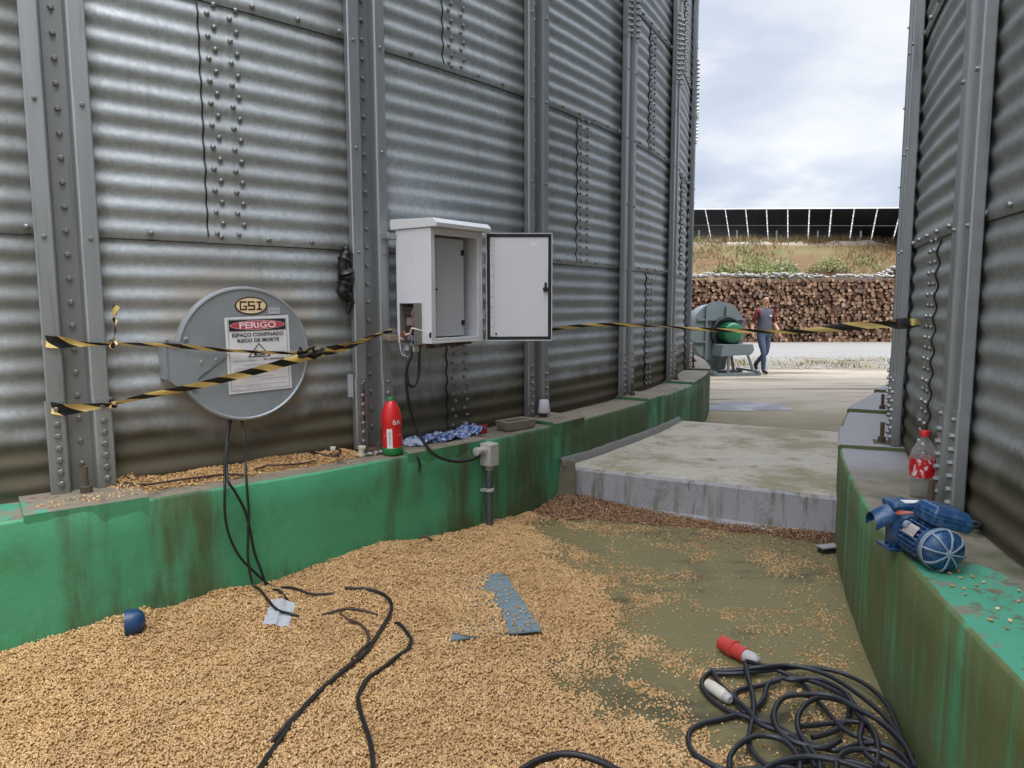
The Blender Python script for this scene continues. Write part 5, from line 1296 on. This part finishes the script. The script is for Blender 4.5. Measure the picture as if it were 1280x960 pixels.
def electric_motor():
    A = gp(1180, 689, LEDGE + .066); E = gp(1131, 657, LEDGE + .072); ax = (E - A); ax.z = 0; ax.normalize(); L = .175
    M = frame(A, Vector((-ax.y, ax.x, 0)), ax)       # x = towards the passage, y = down or up, z = back along the shaft
    if M.col[1].z < 0: M = frame(A, Vector((ax.y, -ax.x, 0)), ax)
    t = thing('electric_motor', 'dusty blue electric gear motor lying on the right ledge with its ribbed fan cover outwards', 'electric motor', (A.x, A.y, LEDGE))
    mb = MB(); mb.lathe(M, [(.001, -.030), (.020, -.029), (.045, -.022), (.058, -.010), (.063, .004), (.064, .045), (.060, .048)], 48, 0, False, False); fc = mb.build('fan_cover', [motorblue_m], t, 40)
    mb = MB()
    for k in range(8):
        a = k * math.pi / 4 + .2; mb.tube([M @ Vector((r * math.cos(a), r * math.sin(a), z)) for r, z in ((.006, -.034), (.024, -.033), (.046, -.027), (.060, -.013), (.067, .006))], [.0028, .0032, .0036, .0040, .0036], 6)
    mb.lathe(M @ T(0, 0, -.036), [(.001, 0), (.010, .001), (.013, .006)], 16, 0, False, False); mb.build('cover_ribs', [motordust_m], fc, 60)
    mb = MB(); mb.lathe(M, [(.066, .004), (.0685, .006), (.0685, .022), (.066, .026)], 48, 0, False, False); mb.build('cover_rim', [motordust_m], fc, 40)
    mb = MB(); n = 96; vs = []
    for z in (.046, .05, L - .02, L):
        for q in range(n):
            a = 2 * math.pi * q / n; r = (.066 if (q % 4) in (0, 1) else .053) - (.006 if z in (.046, L) else 0); vs.append((r * math.cos(a), r * math.sin(a), z))
    mb.add(vs, [(i * n + q, i * n + (q + 1) % n, (i + 1) * n + (q + 1) % n, (i + 1) * n + q) for i in range(3) for q in range(n)], 0, M); mb.build('finned_body', [motorfin_m], t, 20)
    up = 1; side = 1 if (M.col[0].to_3d()).dot(Vector((-1, 0, 0))) > 0 else -1
    mb = MB(); a0 = math.pi / 2 - side * (math.pi / 2 - .62)
    P = [[tuple(Vector(((.0675) * math.cos(a), (.0675) * math.sin(a), z))) for z in (.065, .135)] for a in np.linspace(a0 - .28, a0 + .28, 6)]; mb.grid(P, 0, M)
    for k in range(5):
        z = .072 + k * .013; mb.grid([[tuple(Vector((.0682 * math.cos(a), .0682 * math.sin(a), zz))) for zz in (z, z + .004)] for a in np.linspace(a0 - .2, a0 + .16 - .05 * (k % 2), 6)], 1, M)
    mb.build('nameplate', [simple('dusty_plate', (.46, .40, .38), .5), inkgrey_m], t, 60)
    # terminal box, tilted on top towards the silo
    B = M @ T(-side * .030, .060, .085) @ Matrix.Rotation(R_(side * 14), 4, 'Z')
    mb = MB(); lo = [(-.062, -.062), (.062, -.062), (.062, .062), (-.062, .062)]; vs = []
    for k, y in ((1.0, 0), (1.03, .016), (1.03, .040), (.80, .062)): vs += [(x * k, y, z * k) for x, z in lo]
    mb.add(vs, [(i * 4 + q, i * 4 + (q + 1) % 4, (i + 1) * 4 + (q + 1) % 4, (i + 1) * 4 + q) for i in range(3) for q in range(4)] + [(12, 13, 14, 15), (3, 2, 1, 0)], 0, B); tb = mb.build('terminal_box', [motorblue_m], t, 30, .006)
    mb = MB(); mb.box(B, -.066, .066, .026, .031, -.066, .066); mb.build('lid_seam', [motorblue_m], tb, 30, .002)
    # gear case, foot and output hood
    G = M @ T(0, 0, L)
    mb = MB(); mb.lathe(G, [(.050, -.004), (.062, .0), (.066, .012), (.066, .030), (.055, .036)], 32); mb.build('end_shield', [motorblue_m], t, 30)
    mb = MB(); mb.box(G, -.055, .055, -.066, .050, .034, .100); mb.build('gear_case', [motorblue_m], t, 30, .010)
    mb = MB(); mb.box(G, -.075, .075, -.071, -.060, .022, .112); 
    for x in (-.066, .066): mb.lathe(G @ T(x, -.060, .04) @ Matrix.Rotation(R_(-90), 4, 'X'), [(.009, 0), (.009, .006), (.006, .007)], 6)
    mb.build('foot', [motorblue_m], t, 30, .003)
    H = G @ T(side * .030, .050, .075)
    mb = MB(); rows = []
    for i in range(9):
        u = i / 8; row = []
        for a in np.linspace(-.25, math.pi + .25, 17):
            r = .046 - .006 * u; row.append((side * (.0 + .088 * u), -.006 - .030 * u * u + r * math.sin(a), -.012 + r * 1.05 * math.cos(a)))
        rows.append(row)
    mb.grid(rows, 0, H); mb.grid([[(x, y - .004, z * .93) for x, y, z in r] for r in rows], 0, H, None, True); mb.build('output_hood', [motorblue_m], t, 50)
    mb = MB(); mb.box(H, -.055, .035, .020, .046, -.058, .040); mb.build('hood_cover', [motorblue_m], t, 30, .010)
    mb = MB(); mb.box(H, -.062, -.004, .047, .050, -.052, -.018); mb.build('paper_tag', [paper_m], t, 30)
    for k in range(3):
        mb = MB(); mb.tube(smooth([B @ Vector((side * .05, .004 + .004 * k, .05)), B @ Vector((side * (.085 + .006 * k), .0 - .006 * k, .075)), B @ Vector((side * .08, -.012, .11)), B @ Vector((side * .05, -.02 + .008 * k, .13))], 5), .0035, 6); mb.build('lead_wire', [wire_red], t, 60)
    mb = MB(); mb.lathe(M @ T(side * .052, .046, .118), [(.010, 0), (.014, .004), (.014, .012), (.008, .016)], 10); mb.build('eye_bolt', [motordust_m], t, 40)
electric_motor()
mb = MB(); q_ = gp(1213, 663, LEDGE + .01); mb.tube(smooth([q_ + Vector((.03 * math.cos(a), .03 * math.sin(a), .012 + .006 * a / 3)) for a in np.linspace(0, 9, 14)], 3), .008, 6)
tag(rebase(mb.build('rubber_scrap', [rubber_m], None, 60)), 'small black rubber scrap in the corner by the right silo, behind the blue motor', 'rubber scrap')
mb = MB(); q_ = gp(1035, 688, .012); mb.box(T(q_.x, q_.y, 0) @ Matrix.Rotation(.3, 4, 'Z'), -.06, .06, -.03, .03, .03, .042); mb.box(T(q_.x, q_.y, 0) @ Matrix.Rotation(.3, 4, 'Z'), -.05, .05, -.02, .03, .0, .029, 1)
tag(rebase(mb.build('stone_chip', [mortar_m, dark_plastic], None, 30, .004)), 'flat grey chip lying at the foot of the slab beside the mossy wall', 'stone')

# ------------------------------------------------------------------ stacked firewood beyond the road
ZR = -0.2
def log_proto(seed):
    rnd = random.Random(seed); mb = MB(); n = 9; r = [1 + rnd.uniform(-.16, .16) for _ in range(n)]
    def ringv(y, k, dx=0): return [(k * r[j] * math.cos(2 * math.pi * j / n) + dx, y, k * r[j] * math.sin(2 * math.pi * j / n)) for j in range(n)]
    vs = ringv(0, .93) + ringv(.03, 1.0) + ringv(1.2, 1.0, rnd.uniform(-.1, .1))
    fs = [(i * n + j, (i + 1) * n + j, (i + 1) * n + (j + 1) % n, i * n + (j + 1) % n) for i in range(2) for j in range(n)]
    mb.add(vs, fs, 0); mb.add([vs[j] for j in range(n)], [tuple(range(n))], 1)
    return mb
def _cut(t):
    r = t.rnd(); p = t.obj(); f = t.noise(p, 3.0, 4, .6)
    c = t.ramp(r, [(0, (.075, .040, .026)), (.35, (.135, .074, .050)), (.7, (.20, .118, .080)), (.92, (.28, .185, .13)), (1, (.40, .29, .21))])
    return {'Base Color': t.mix(t.math('MULTIPLY', f, .5), c, (.10, .05, .03)), 'Roughness': .85}
def _cut2(t):
    p = t.pos(); v = t.voro(t.vmul(p, (1, 0, 1)), 7).outputs['Color']; r = t.xyz(v)[0]
    c = t.ramp(r, [(0, (.10, .052, .030)), (.4, (.20, .105, .062)), (.75, (.29, .165, .10)), (1, (.40, .27, .18))])
    return {'Base Color': c, 'Roughness': .85}
cut_m = material('sawn_log_end', _cut); cut2_m = material('sawn_log_ends', _cut2); bark_m = simple('log_bark', (.075, .048, .032), .9, 0, .3)
pale_m = simple('pale_bark', (.28, .265, .24), .85, 0, .5, 2)
def logs():
    spots = []; rr = random.Random(3); z = ZR + .07; row = 0
    while z < 2.42:
        x = -4 + (row % 2) * .08
        while x < 40:
            r = rr.choice((.055, .065, .075, .085, .095)); spots.append((x + rr.uniform(-.02, .02), 30.0 + rr.uniform(-.14, .10), z + rr.uniform(-.03, .03) + .05 * fbm(x * .4, 1) * (z / 2.4), r)); x += r * 1.85
        z += .128; row += 1
    view = lambda s: 1 if 9.0 / 30 - .06 < s[0] / s[1] < 16.8 / 30 else 0
    spots.sort(key=lambda s: (-view(s), -s[3] + (0 if view(s) else abs(s[0] - 11))))
    protos = [log_proto(k) for k in range(6)]
    first = []
    for k, (x, y, z, r) in enumerate(spots[:300]):
        if k < 6: o = protos[k].build('firewood_log', [bark_m, cut_m], None, 40); first.append(o)
        else: o = first[k % 6].copy(); COL.objects.link(o)
        o.location = (x, y, z); o.scale = (r * 1.03, 1.7, r * 1.03); o.rotation_euler = (0, rr.uniform(0, 6.28), rr.uniform(-.02, .02))
        tag(o, 'brown firewood log with its sawn end showing in the long stack beyond the road', 'log', 'firewood logs stacked beyond the road')
    mb = MB(); n = 7
    for x, y, z, r in spots[300:]:
        a0 = rr.uniform(0, 6.28); q = [(x + r * rr.uniform(.86, 1.1) * math.cos(a0 + 2 * math.pi * j / n), z + r * rr.uniform(.86, 1.1) * math.sin(a0 + 2 * math.pi * j / n)) for j in range(n)]
        mb.add([(a, y, b) for a, b in q], [tuple(range(n))], 1); mb.add([(a, y, b) for a, b in q] + [(a, y + 1.8, b) for a, b in q], [(j, n + j, n + (j + 1) % n, (j + 1) % n) for j in range(n)], 0)
    mb.box(None, -4, 40, 30.35, 31.9, ZR, 2.30, 0)
    # second, higher stack running off behind the right silo
    for _ in range(420):
        x = rr.uniform(15.7, 26); zz = 2.2 + rr.uniform(0, 1) * min(1.1, max(.05, (x - 15.6) * .46)); r = rr.uniform(.05, .09)
        q = [(x + r * math.cos(2 * math.pi * j / n), zz + r * math.sin(2 * math.pi * j / n)) for j in range(n)]; y = 32.2 + rr.uniform(-.2, .2)
        mb.add([(a, y, b) for a, b in q], [tuple(range(n))], 0); mb.add([(a, y, b) for a, b in q] + [(a, y + 1.5, b) for a, b in q], [(j, n + j, n + (j + 1) % n, (j + 1) % n) for j in range(n)], 0)
    tag(mb.build('firewood_stack', [bark_m, cut2_m], None, 40), 'the mass of smaller firewood logs filling the rest of the long stack', 'firewood', None, 'stuff')
    mb = MB()
    for _ in range(760):
        x = rr.uniform(-3, 30); dense = 1.0 if x < 12.2 else .45
        if rr.random() > dense: continue
        y = 30.1 + rr.uniform(-.1, 1.6); L = rr.uniform(.08, .30); r = rr.uniform(.035, .075); z = 2.46 + rr.uniform(0, .12) + (.10 * rr.random() if x < 11.8 else 0)
        a = rr.uniform(-.9, .9); d = Vector((math.cos(a), math.sin(a), rr.uniform(-.3, .3))).normalized() * L; p = Vector((x, y, z)); mb.tube([p - d * .5, p + d * .5], r, 6)
    for _ in range(150):
        x = rr.uniform(15.6, 24); zz = 2.35 + min(1.1, max(.05, (x - 15.6) * .46)); p = Vector((x, 32.1 + rr.uniform(-.2, .4), zz + rr.uniform(-.05, .08))); d = Vector((rr.uniform(-.2, .2), .1, .03)); mb.tube([p - d, p + d], rr.uniform(.04, .08), 6)
    tag(mb.build('pale_offcuts', [pale_m], None, 40), 'pale bleached offcuts scattered along the top of the firewood stack', 'offcuts', None, 'stuff')
logs()

# ------------------------------------------------------------------ dry grass and shrubs on the bank
def blades(mb, x, y, z, h, lean, rnd, mat=0, wd=.012):
    a = rnd.uniform(0, 6.28); w_ = wd * rnd.uniform(.7, 1.5); dx, dy = math.cos(a), math.sin(a); l = rnd.uniform(.1, 1) * lean * h; b = rnd.uniform(0, 6.28)
    lx, ly = l * math.cos(b), l * math.sin(b)
    mb.add([(x - dx * w_, y - dy * w_, z), (x + dx * w_, y + dy * w_, z), (x + dx * w_ * .7 + lx * .4, y + dy * w_ * .7 + ly * .4, z + h * .6), (x - dx * w_ * .7 + lx * .4, y - dy * w_ * .7 + ly * .4, z + h * .6), (x + lx, y + ly, z + h)], [(0, 1, 2, 3), (3, 2, 4)], mat)
def _grass(cols):
    def fn(t):
        p = t.pos(); a = t.noise(p, .7, 4); b = t.noise(p, 9, 3)
        return {'Base Color': t.mix(b, t.mix(t.step(a, .4, .62), cols[0], cols[1]), cols[2]), 'Roughness': .8}
    return fn
grass_dry = material('dry_grass', _grass([(.155, .082, .032), (.165, .125, .045), (.22, .15, .065)]))
grass_green = material('green_grass', _grass([(.10, .15, .03), (.17, .22, .06), (.24, .25, .10)]))
shrub_m = material('shrub_leaves', _grass([(.09, .13, .04), (.16, .20, .07), (.27, .30, .15)]))
def bank_grass():
    rnd = random.Random(5); mb = MB()
    for _ in range(26000):
        y = rnd.uniform(34.5, 43.8); x = rnd.uniform(2, 27) * 1.0
        if not (.20 < x / y < .60): continue
        g = fbm(x * .28, y * .28, 2)
        top = y > 42.3
        if rnd.random() > .45 + .9 * g and not top: continue
        blades(mb, x, y, gz(x, y) + .15 * fbm(x * .35, y * .35) - .05, rnd.uniform(.12, .38) * (1.5 if top else 1), .8, rnd, 1 if (g > .22 and rnd.random() < .5) or rnd.random() < .06 else 0, .022)
    tag(mb.build('bank_grass', [grass_dry, grass_green], None, 180), 'dry orange brown grass covering the bank', 'grass', None, 'stuff')
    mb = MB()
    for _ in range(5200):
        x = rnd.uniform(4, 15); y = rnd.uniform(17.6, 20.6)
        if fbm(x * .9, y * 1.6, 4) < -.02 + .25 * abs(y - 18.6): continue
        blades(mb, x, y, -.197, rnd.uniform(.03, .13), .9, rnd, 1 if rnd.random() < .45 else 0, .008)
    tag(mb.build('verge_grass', [grass_dry, grass_green], None, 180), 'thin trampled grass on the stony verge', 'grass', None, 'stuff')
    mb = MB()
    for _ in range(1500):
        x = rnd.uniform(4, 16); y = rnd.uniform(17.5, 22.5); r = rnd.uniform(.012, .05) * (1.3 if rnd.random() < .1 else 1); p = Vector((x, y, -.197 + r * .3))
        a = rnd.uniform(0, 6.28); V = [p + Vector((r * math.cos(a + k * 1.26) * rnd.uniform(.7, 1.1), r * math.sin(a + k * 1.26) * rnd.uniform(.7, 1.1), 0)) for k in range(5)] + [p + Vector((0, 0, r * .7))]
        mb.add(V, [(k, (k + 1) % 5, 5) for k in range(5)], 0)
    tag(mb.build('verge_stones', [simple('pale_stones', (.27, .26, .24), .9, 0, .25, 3)], None, 20), 'loose pale stones on the verge', 'stones', None, 'stuff')
bank_grass()
def shrub(px, py, Y, w_, h, label, n, mats, mix=0.0):
    p = at(px, py, Y); p.z = gz(p.x, p.y) - .05; rnd = random.Random(px)
    t = thing('shrub', label, 'shrub', p); mb = MB()
    for _ in range(n):
        a = rnd.uniform(0, 6.28); r = w_ * math.sqrt(rnd.random()); z = h * rnd.random()**.7 * (1 - .75 * (r / w_)**2); q = p + Vector((r * math.cos(a), r * math.sin(a) * .7, max(.03, z)))
        L = rnd.uniform(.10, .22); d = Vector((rnd.gauss(0, .6), rnd.gauss(0, .6), rnd.uniform(.3, 1))).normalized(); s_ = d.orthogonal().normalized() * L * .22
        mb.add([tuple(q), tuple(q + d * L * .5 + s_), tuple(q + d * L), tuple(q + d * L * .5 - s_)], [(0, 1, 2, 3)], 1 if rnd.random() < mix else 0)
    mb.build('leaves', mats, t, 180)
    mb = MB()
    for _ in range(14):
        a = rnd.uniform(0, 6.28); r = w_ * rnd.random() * .7; mb.tube([p + Vector((r * .2 * math.cos(a), r * .2 * math.sin(a), 0)), p + Vector((r * .7 * math.cos(a), r * .5 * math.sin(a), h * .4)), p + Vector((r * math.cos(a), r * .7 * math.sin(a), h * .8))], [.02, .014, .006], 5)
    mb.build('stems', [bark_m], t, 60)
shrub(945, 349, 38.5, 1.25, 1.25, 'bright green tuft left of the greyer shrub on the lower bank', 1500, [grass_green, grass_dry], .15)
shrub(980, 350, 38.3, 1.0, 1.15, 'grey green leafy shrub just above the firewood, right of the bright tuft', 1300, [shrub_m, grass_dry], .1)
shrub(1036, 343, 38.9, 1.1, .85, 'low yellowish green shrub farthest right on the bank', 900, [grass_green, grass_dry], .35)
shrub(905, 345, 38.7, .6, .7, 'small green weed clump left of the bright tuft on the bank', 420, [grass_green, grass_dry], .3)

# ------------------------------------------------------------------ solar array on top of the bank
def solar():
    ya = R_(-23.0); ln = Vector((math.cos(ya), math.sin(ya), -.046)).normalized(); toward = Vector((math.sin(ya), -math.cos(ya), 0)); tilt = R_(24)
    up = (toward * math.cos(tilt) + Vector((0, 0, math.sin(tilt)))).normalized()
    p0 = at(1010, 301, 45.2); M = frame(p0, ln, ln.cross(up)); SL = 3.75; sp = 1.16
    t = thing('solar_array', 'long row of dark solar panels seen from behind on top of the bank', 'solar panels', (p0.x, p0.y, gz(p0.x, p0.y)))
    proto = None; K0, K1 = -20, 9
    for k in range(K0, K1):
        for r in range(2):
            if proto is None:
                mb = MB(); mb.box(None, .03, sp - .03, .03, SL / 2 - .03, -.03, .01); proto = mb.build('panel', [solar_m], t, 30, local=True); o = proto
            else: o = proto.copy(); COL.objects.link(o); o.parent = t
            o.matrix_local = T(*(-Vector(t.location))) @ M @ T(k * sp, r * SL / 2, 0)
    for v in (.22, .47, .70, .93):
        mb = MB(); mb.box(M, K0 * sp, K1 * sp, SL * v - .035, SL * v + .035, -.20, -.121); mb.build('purlin', [solar_frame], t, 30)
    for k in range(K0, K1 + 1, 2):
        for v in (.34,):
            b = M @ Vector(((k + .45) * sp, SL * v, -.10)); g = Vector((b.x, b.y, gz(b.x, b.y) - .1)); mb = MB(); mb.tube([g, b], .05, 8); mb.build('post', [solar_frame], t, 60)
    mb = MB(); b = M @ Vector((K1 * sp - 1.0, SL * .5, -.1)); mb.tube([M @ Vector((3.3 * sp, .15, -.12)), M @ Vector((6.6 * sp, SL * .35, -.4))], .035, 8); mb.build('brace', [solar_frame], t, 60)
solar()

# ------------------------------------------------------------------ blower
def blower():
    g = gp(900, 468, ZR); nrm = Vector((.26, -.966, 0)); ct = at(898, 414.5, g.y); ct = Vector((ct.x, ct.y, ct.z))
    t = thing('centrifugal_fan', 'grey centrifugal fan with a green motor standing on the yard beyond the left silo', 'fan', (ct.x, ct.y, ZR))
    M = frame(ct, Vector((.966, .26, 0)), nrm); R0 = .66
    # volute: a spiral rim that opens towards the lower back
    mb = MB(); n = 64; out = []
    for j in range(n + 1):
        a = R_(-110) + 2 * math.pi * j / n; r = R0 * (1.0 - .14 * (j / n)); out.append((r * math.cos(a), r * math.sin(a)))
    rows = [[(x, y, z) for x, y in out] for z in (-.50, .0)]
    mb.grid(rows, 0, M); mb.add([(x, y, -.50) for x, y in out], [tuple(range(n, -1, -1))], 0, M)
    mb.build('volute_rim', [fan_m], t, 40)
    mb = MB(); mb.lathe(M, [(R0 + .015, -.012), (R0 + .015, .006), (.30, .008)], 64, 0, True, False); mb.build('side_plate', [fan_m], t, 30)
    mb = MB()
    for x in (-.33, .17): mb.box(M, x - .02, x + .02, (-.62 if x < 0 else .36), .56, .008, .06)
    for y, x0, x1 in ((.27, -.55, .62), (-.22, -.60, -.30)): mb.box(M, x0, x1, y - .016, y + .016, .010, .055)
    mb.build('ribs', [fan_m], t, 30)
    mb = MB(); mb.lathe(M @ T(.16, -.03, 0), [(.37, .006), (.37, .10), (.34, .11), (.34, .02), (.001, .02)], 48, 0, True, False); mb.build('inlet_ring', [fan_dark], t, 30)
    mb = MB(); mb.lathe(M @ T(.18, -.02, .02), [(.20, 0), (.20, .05), (.225, .06), (.225, .30), (.19, .34), (.12, .36), (.001, .365)], 32, 0, True, False)
    for j in range(20): mb.box(M @ T(.18, -.02, .02) @ Matrix.Rotation(j * math.pi / 10, 4, 'Z'), .22, .243, -.006, .006, .07, .29)
    mo = mb.build('motor', [motor_m], t, 30)
    mb = MB(); mb.box(M @ T(.18, -.02, .02), .17, .30, -.16, -.06, .10, .22); mb.build('terminal_box', [fan_m], mo, 30, .01)
    mb = MB(); mb.prism(M @ Matrix.Rotation(0, 4, 'X'), [(-.22, -.52), (-.18, -.27), (.56, -.27), (.60, -.40), (.52, -.50)], .10, .50); mb.build('motor_bench', [fan_m], t, 30)
    fz = ZR - ct.z
    for x0, x1, z in ((.00, -.02, .47), (.44, .62, .47), (.26, .34, .12), (.02, -.03, .12)):
        mb = MB(); mb.tube([M @ Vector((x0, -.45, z)), M @ Vector((x1, fz + .06, z))], .035, 4); mb.build('leg', [fan_m], t, 30)
    mb = MB(); mb.prism(M, [(-.42, -.42), (.28, -.42), (.20, fz + .10), (-.36, fz + .10)], -.42, -.02); mb.build('pedestal', [fan_m], t, 30)
    for z in (.47, -.25):
        mb = MB(); mb.box(M, -.40, .78, fz + .005, fz + .07, z - .05, z + .05); mb.build('skid', [fan_m], t, 30)
    for x in (-.36, .70):
        mb = MB(); mb.box(M, x - .04, x + .04, fz + .071, fz + .12, -.30, .54); mb.build('cross_bar', [fan_m], t, 30)
blower()

# ------------------------------------------------------------------ the man walking up the yard
def person():
    g = gp(953, 467.5, ZR); face = Vector((.26, -.96, 0)).normalized()
    B = frame(g, Vector((-face.y, face.x, 0)), (0, 0, 1))    # x = his left (viewer's right), -y = forwards
    k = 1.77 / 1.78
    V = {}; E = []; Rr = {}
    def j(nm, p, r, par=None): V[nm] = p; Rr[nm] = r; (E.append((par, nm)) if par else None)
    j('pelvis', (0, 0, .96), (.165, .125)); j('waist', (0, .0, 1.10), (.172, .135), 'pelvis'); j('ribs', (0, .005, 1.25), (.178, .135), 'waist'); j('chest', (0, .0, 1.38), (.180, .125), 'ribs')
    j('neckb', (0, .0, 1.475), (.078, .075), 'chest'); j('neck', (0, -.012, 1.545), (.056, .058), 'neckb'); j('jaw', (0, -.030, 1.605), (.066, .078), 'neck'); j('skull', (0, -.018, 1.69), (.076, .096), 'jaw'); j('crown', (0, -.010, 1.755), (.045, .060), 'skull')
    for s, sw in ((1, -.6), (-1, 1)):
        n = 'l' if s > 0 else 'r'
        j('sh' + n, (s * .185, 0, 1.425), (.072, .070), 'chest'); j('ua' + n, (s * .235, .01, 1.28), (.056, .056), 'sh' + n); j('el' + n, (s * .275, .03 + .03 * sw, 1.13), (.044, .044), 'ua' + n)
        j('fa' + n, (s * .295, -.05 + .06 * sw, 1.01), (.040, .040), 'el' + n); j('wr' + n, (s * .305, -.11 + .08 * sw, .905), (.027, .030), 'fa' + n); j('ha' + n, (s * .300, -.125 + .085 * sw, .845), (.022, .036), 'wr' + n)
        # left leg leads, right leg trails with the heel up
        if s < 0: hip, kn, an, toe = (-.095, -.02, .87), (-.09, -.15, .50), (-.075, -.14, .085), (-.085, -.31, .045)
        else: hip, kn, an, toe = (.095, .02, .87), (.10, .03, .49), (.06, .38, .20), (.065, .33, .06)
        md = tuple((a + b) / 2 for a, b in zip(hip, kn)); cf = tuple(a * .62 + b * .38 for a, b in zip(kn, an))
        j('hip' + n, hip, (.098, .105), 'pelvis'); j('th' + n, md, (.086, .090), 'hip' + n); j('kn' + n, kn, (.062, .066), 'th' + n); j('cf' + n, cf, (.060, .066), 'kn' + n); j('an' + n, an, (.048, .050), 'cf' + n); j('to' + n, toe, (.045, .034), 'an' + n)
    names = list(V); idx = {n: i for i, n in enumerate(names)}
    me = bpy.data.meshes.new('person'); me.from_pydata([V[n] for n in names], [(idx[a], idx[b]) for a, b in E], [])
    o = bpy.data.objects.new('person_skeleton', me); COL.objects.link(o); o.modifiers.new('skin', 'SKIN').use_smooth_shade = True
    for i, n in enumerate(names): me.skin_vertices[0].data[i].radius = Rr[n]; me.skin_vertices[0].data[i].use_root = (i == 0)
    sb = o.modifiers.new('sub', 'SUBSURF'); sb.levels = 2; sb.render_levels = 2
    ev = bpy.data.meshes.new_from_object(o.evaluated_get(bpy.context.evaluated_depsgraph_get())); bpy.data.objects.remove(o)
    mb = MB(); vs = [v.co.copy() for v in ev.vertices]; fs = [tuple(p.vertices) for p in ev.polygons]
    def zone(c):
        x, y, z = c
        if z > 1.51: return 0
        arm = abs(x) > .17 + max(0, (1.42 - z)) * .12 and z > .8
        if arm: return 2 if z > 1.17 else 0
        if abs(x) > .150 and z > 1.36: return 2
        if z > .935: return 1
        return 3 if z > .11 + (.12 if (x > 0 and y > .2) else 0) else 4
    k0 = len(mb.v); mb.add([tuple(v * k) for v in vs], fs, 0)
    for i, f in enumerate(fs): mb.m[i] = zone(sum((vs[q] for q in f), Vector()) / len(f))
    # ears, nose, eyes, mouth
    for s in (1, -1):
        mb.lathe(T(s * .077 * k, -.010, 1.675 * k) @ Matrix.Rotation(R_(90 * s), 4, 'Y') @ Matrix.Scale(1.6, 4, (1, 0, 0)), [(.018, 0), (.019, .008), (.008, .012)], 10, 0)
        mb.lathe(T(s * .031, -.108, 1.690 * k) @ Matrix.Rotation(R_(90), 4, 'X'), [(.011, -.004), (.010, .003), (.003, .006)], 8, 5)
    mb.add([(0, -.118, 1.700 * k), (.016, -.108, 1.655 * k), (-.016, -.108, 1.655 * k), (0, -.140, 1.658 * k)], [(0, 3, 1), (0, 2, 3), (1, 3, 2)], 0)
    mb.box(T(0, -.104, 1.628 * k), -.022, .022, -.006, .002, -.004, .004, 5)
    # hands: five bent fingers each
    for s, sw in ((1, -1), (-1, 1)):
        h = Vector((s * .300, -.125 + .085 * sw, .845)) * k
        for q, (off, L) in enumerate(((-.026, .066), (-.009, .076), (.009, .072), (.025, .056))):
            a = h + Vector((0, off, -.015)); mb.tube([a, a + Vector((s * .004, -.004, -L * .45)), a + Vector((-s * .010, -.012, -L * .8)), a + Vector((-s * .024, -.016, -L))], [.0098, .0092, .0085, .006], 6, 0)
        a = h + Vector((0, -.028, .018)); mb.tube([a, a + Vector((-s * .006, -.028, -.022)), a + Vector((-s * .016, -.034, -.052))], [.012, .010, .007], 6, 0)
    mb.v = [tuple(B @ Vector(p)) for p in mb.v]
    P = mb.build('person', [skin_m, shirt_grey, shirt_red, jeans_m, shoe_m, hair_m], None, 60); P.data.transform(Matrix.Translation(-g)); P.location = g; P['_w'] = list(g)
    tag(P, 'man in grey shirt with dark red sleeves and blue jeans walking past the fan', 'person')
    mb = MB(); vs = []; n = 20
    for i in range(7):
        f = i / 6 * R_(100); 
        for q in range(n):
            a = 2 * math.pi * q / n; low = (.45 if math.sin(a) < -.25 else 1.0); f2 = f * low
            vs.append((.092 * math.sin(f2) * math.cos(a), -.008 + (.110 if math.sin(a) > 0 else .094) * math.sin(f2) * math.sin(a), 1.695 + .112 * math.cos(f2)))
    mb.add(vs, [(i * n + q, i * n + (q + 1) % n, (i + 1) * n + (q + 1) % n, (i + 1) * n + q) for i in range(6) for q in range(n)], 0, B @ Matrix.Scale(k, 4)); mb.build('hair', [hair_m], P, 60)
    mb = MB(); mb.box(B, .045, .105, -.129, -.122, 1.30, 1.335); mb.build('chest_badge', [paper_m], P, None)
person()
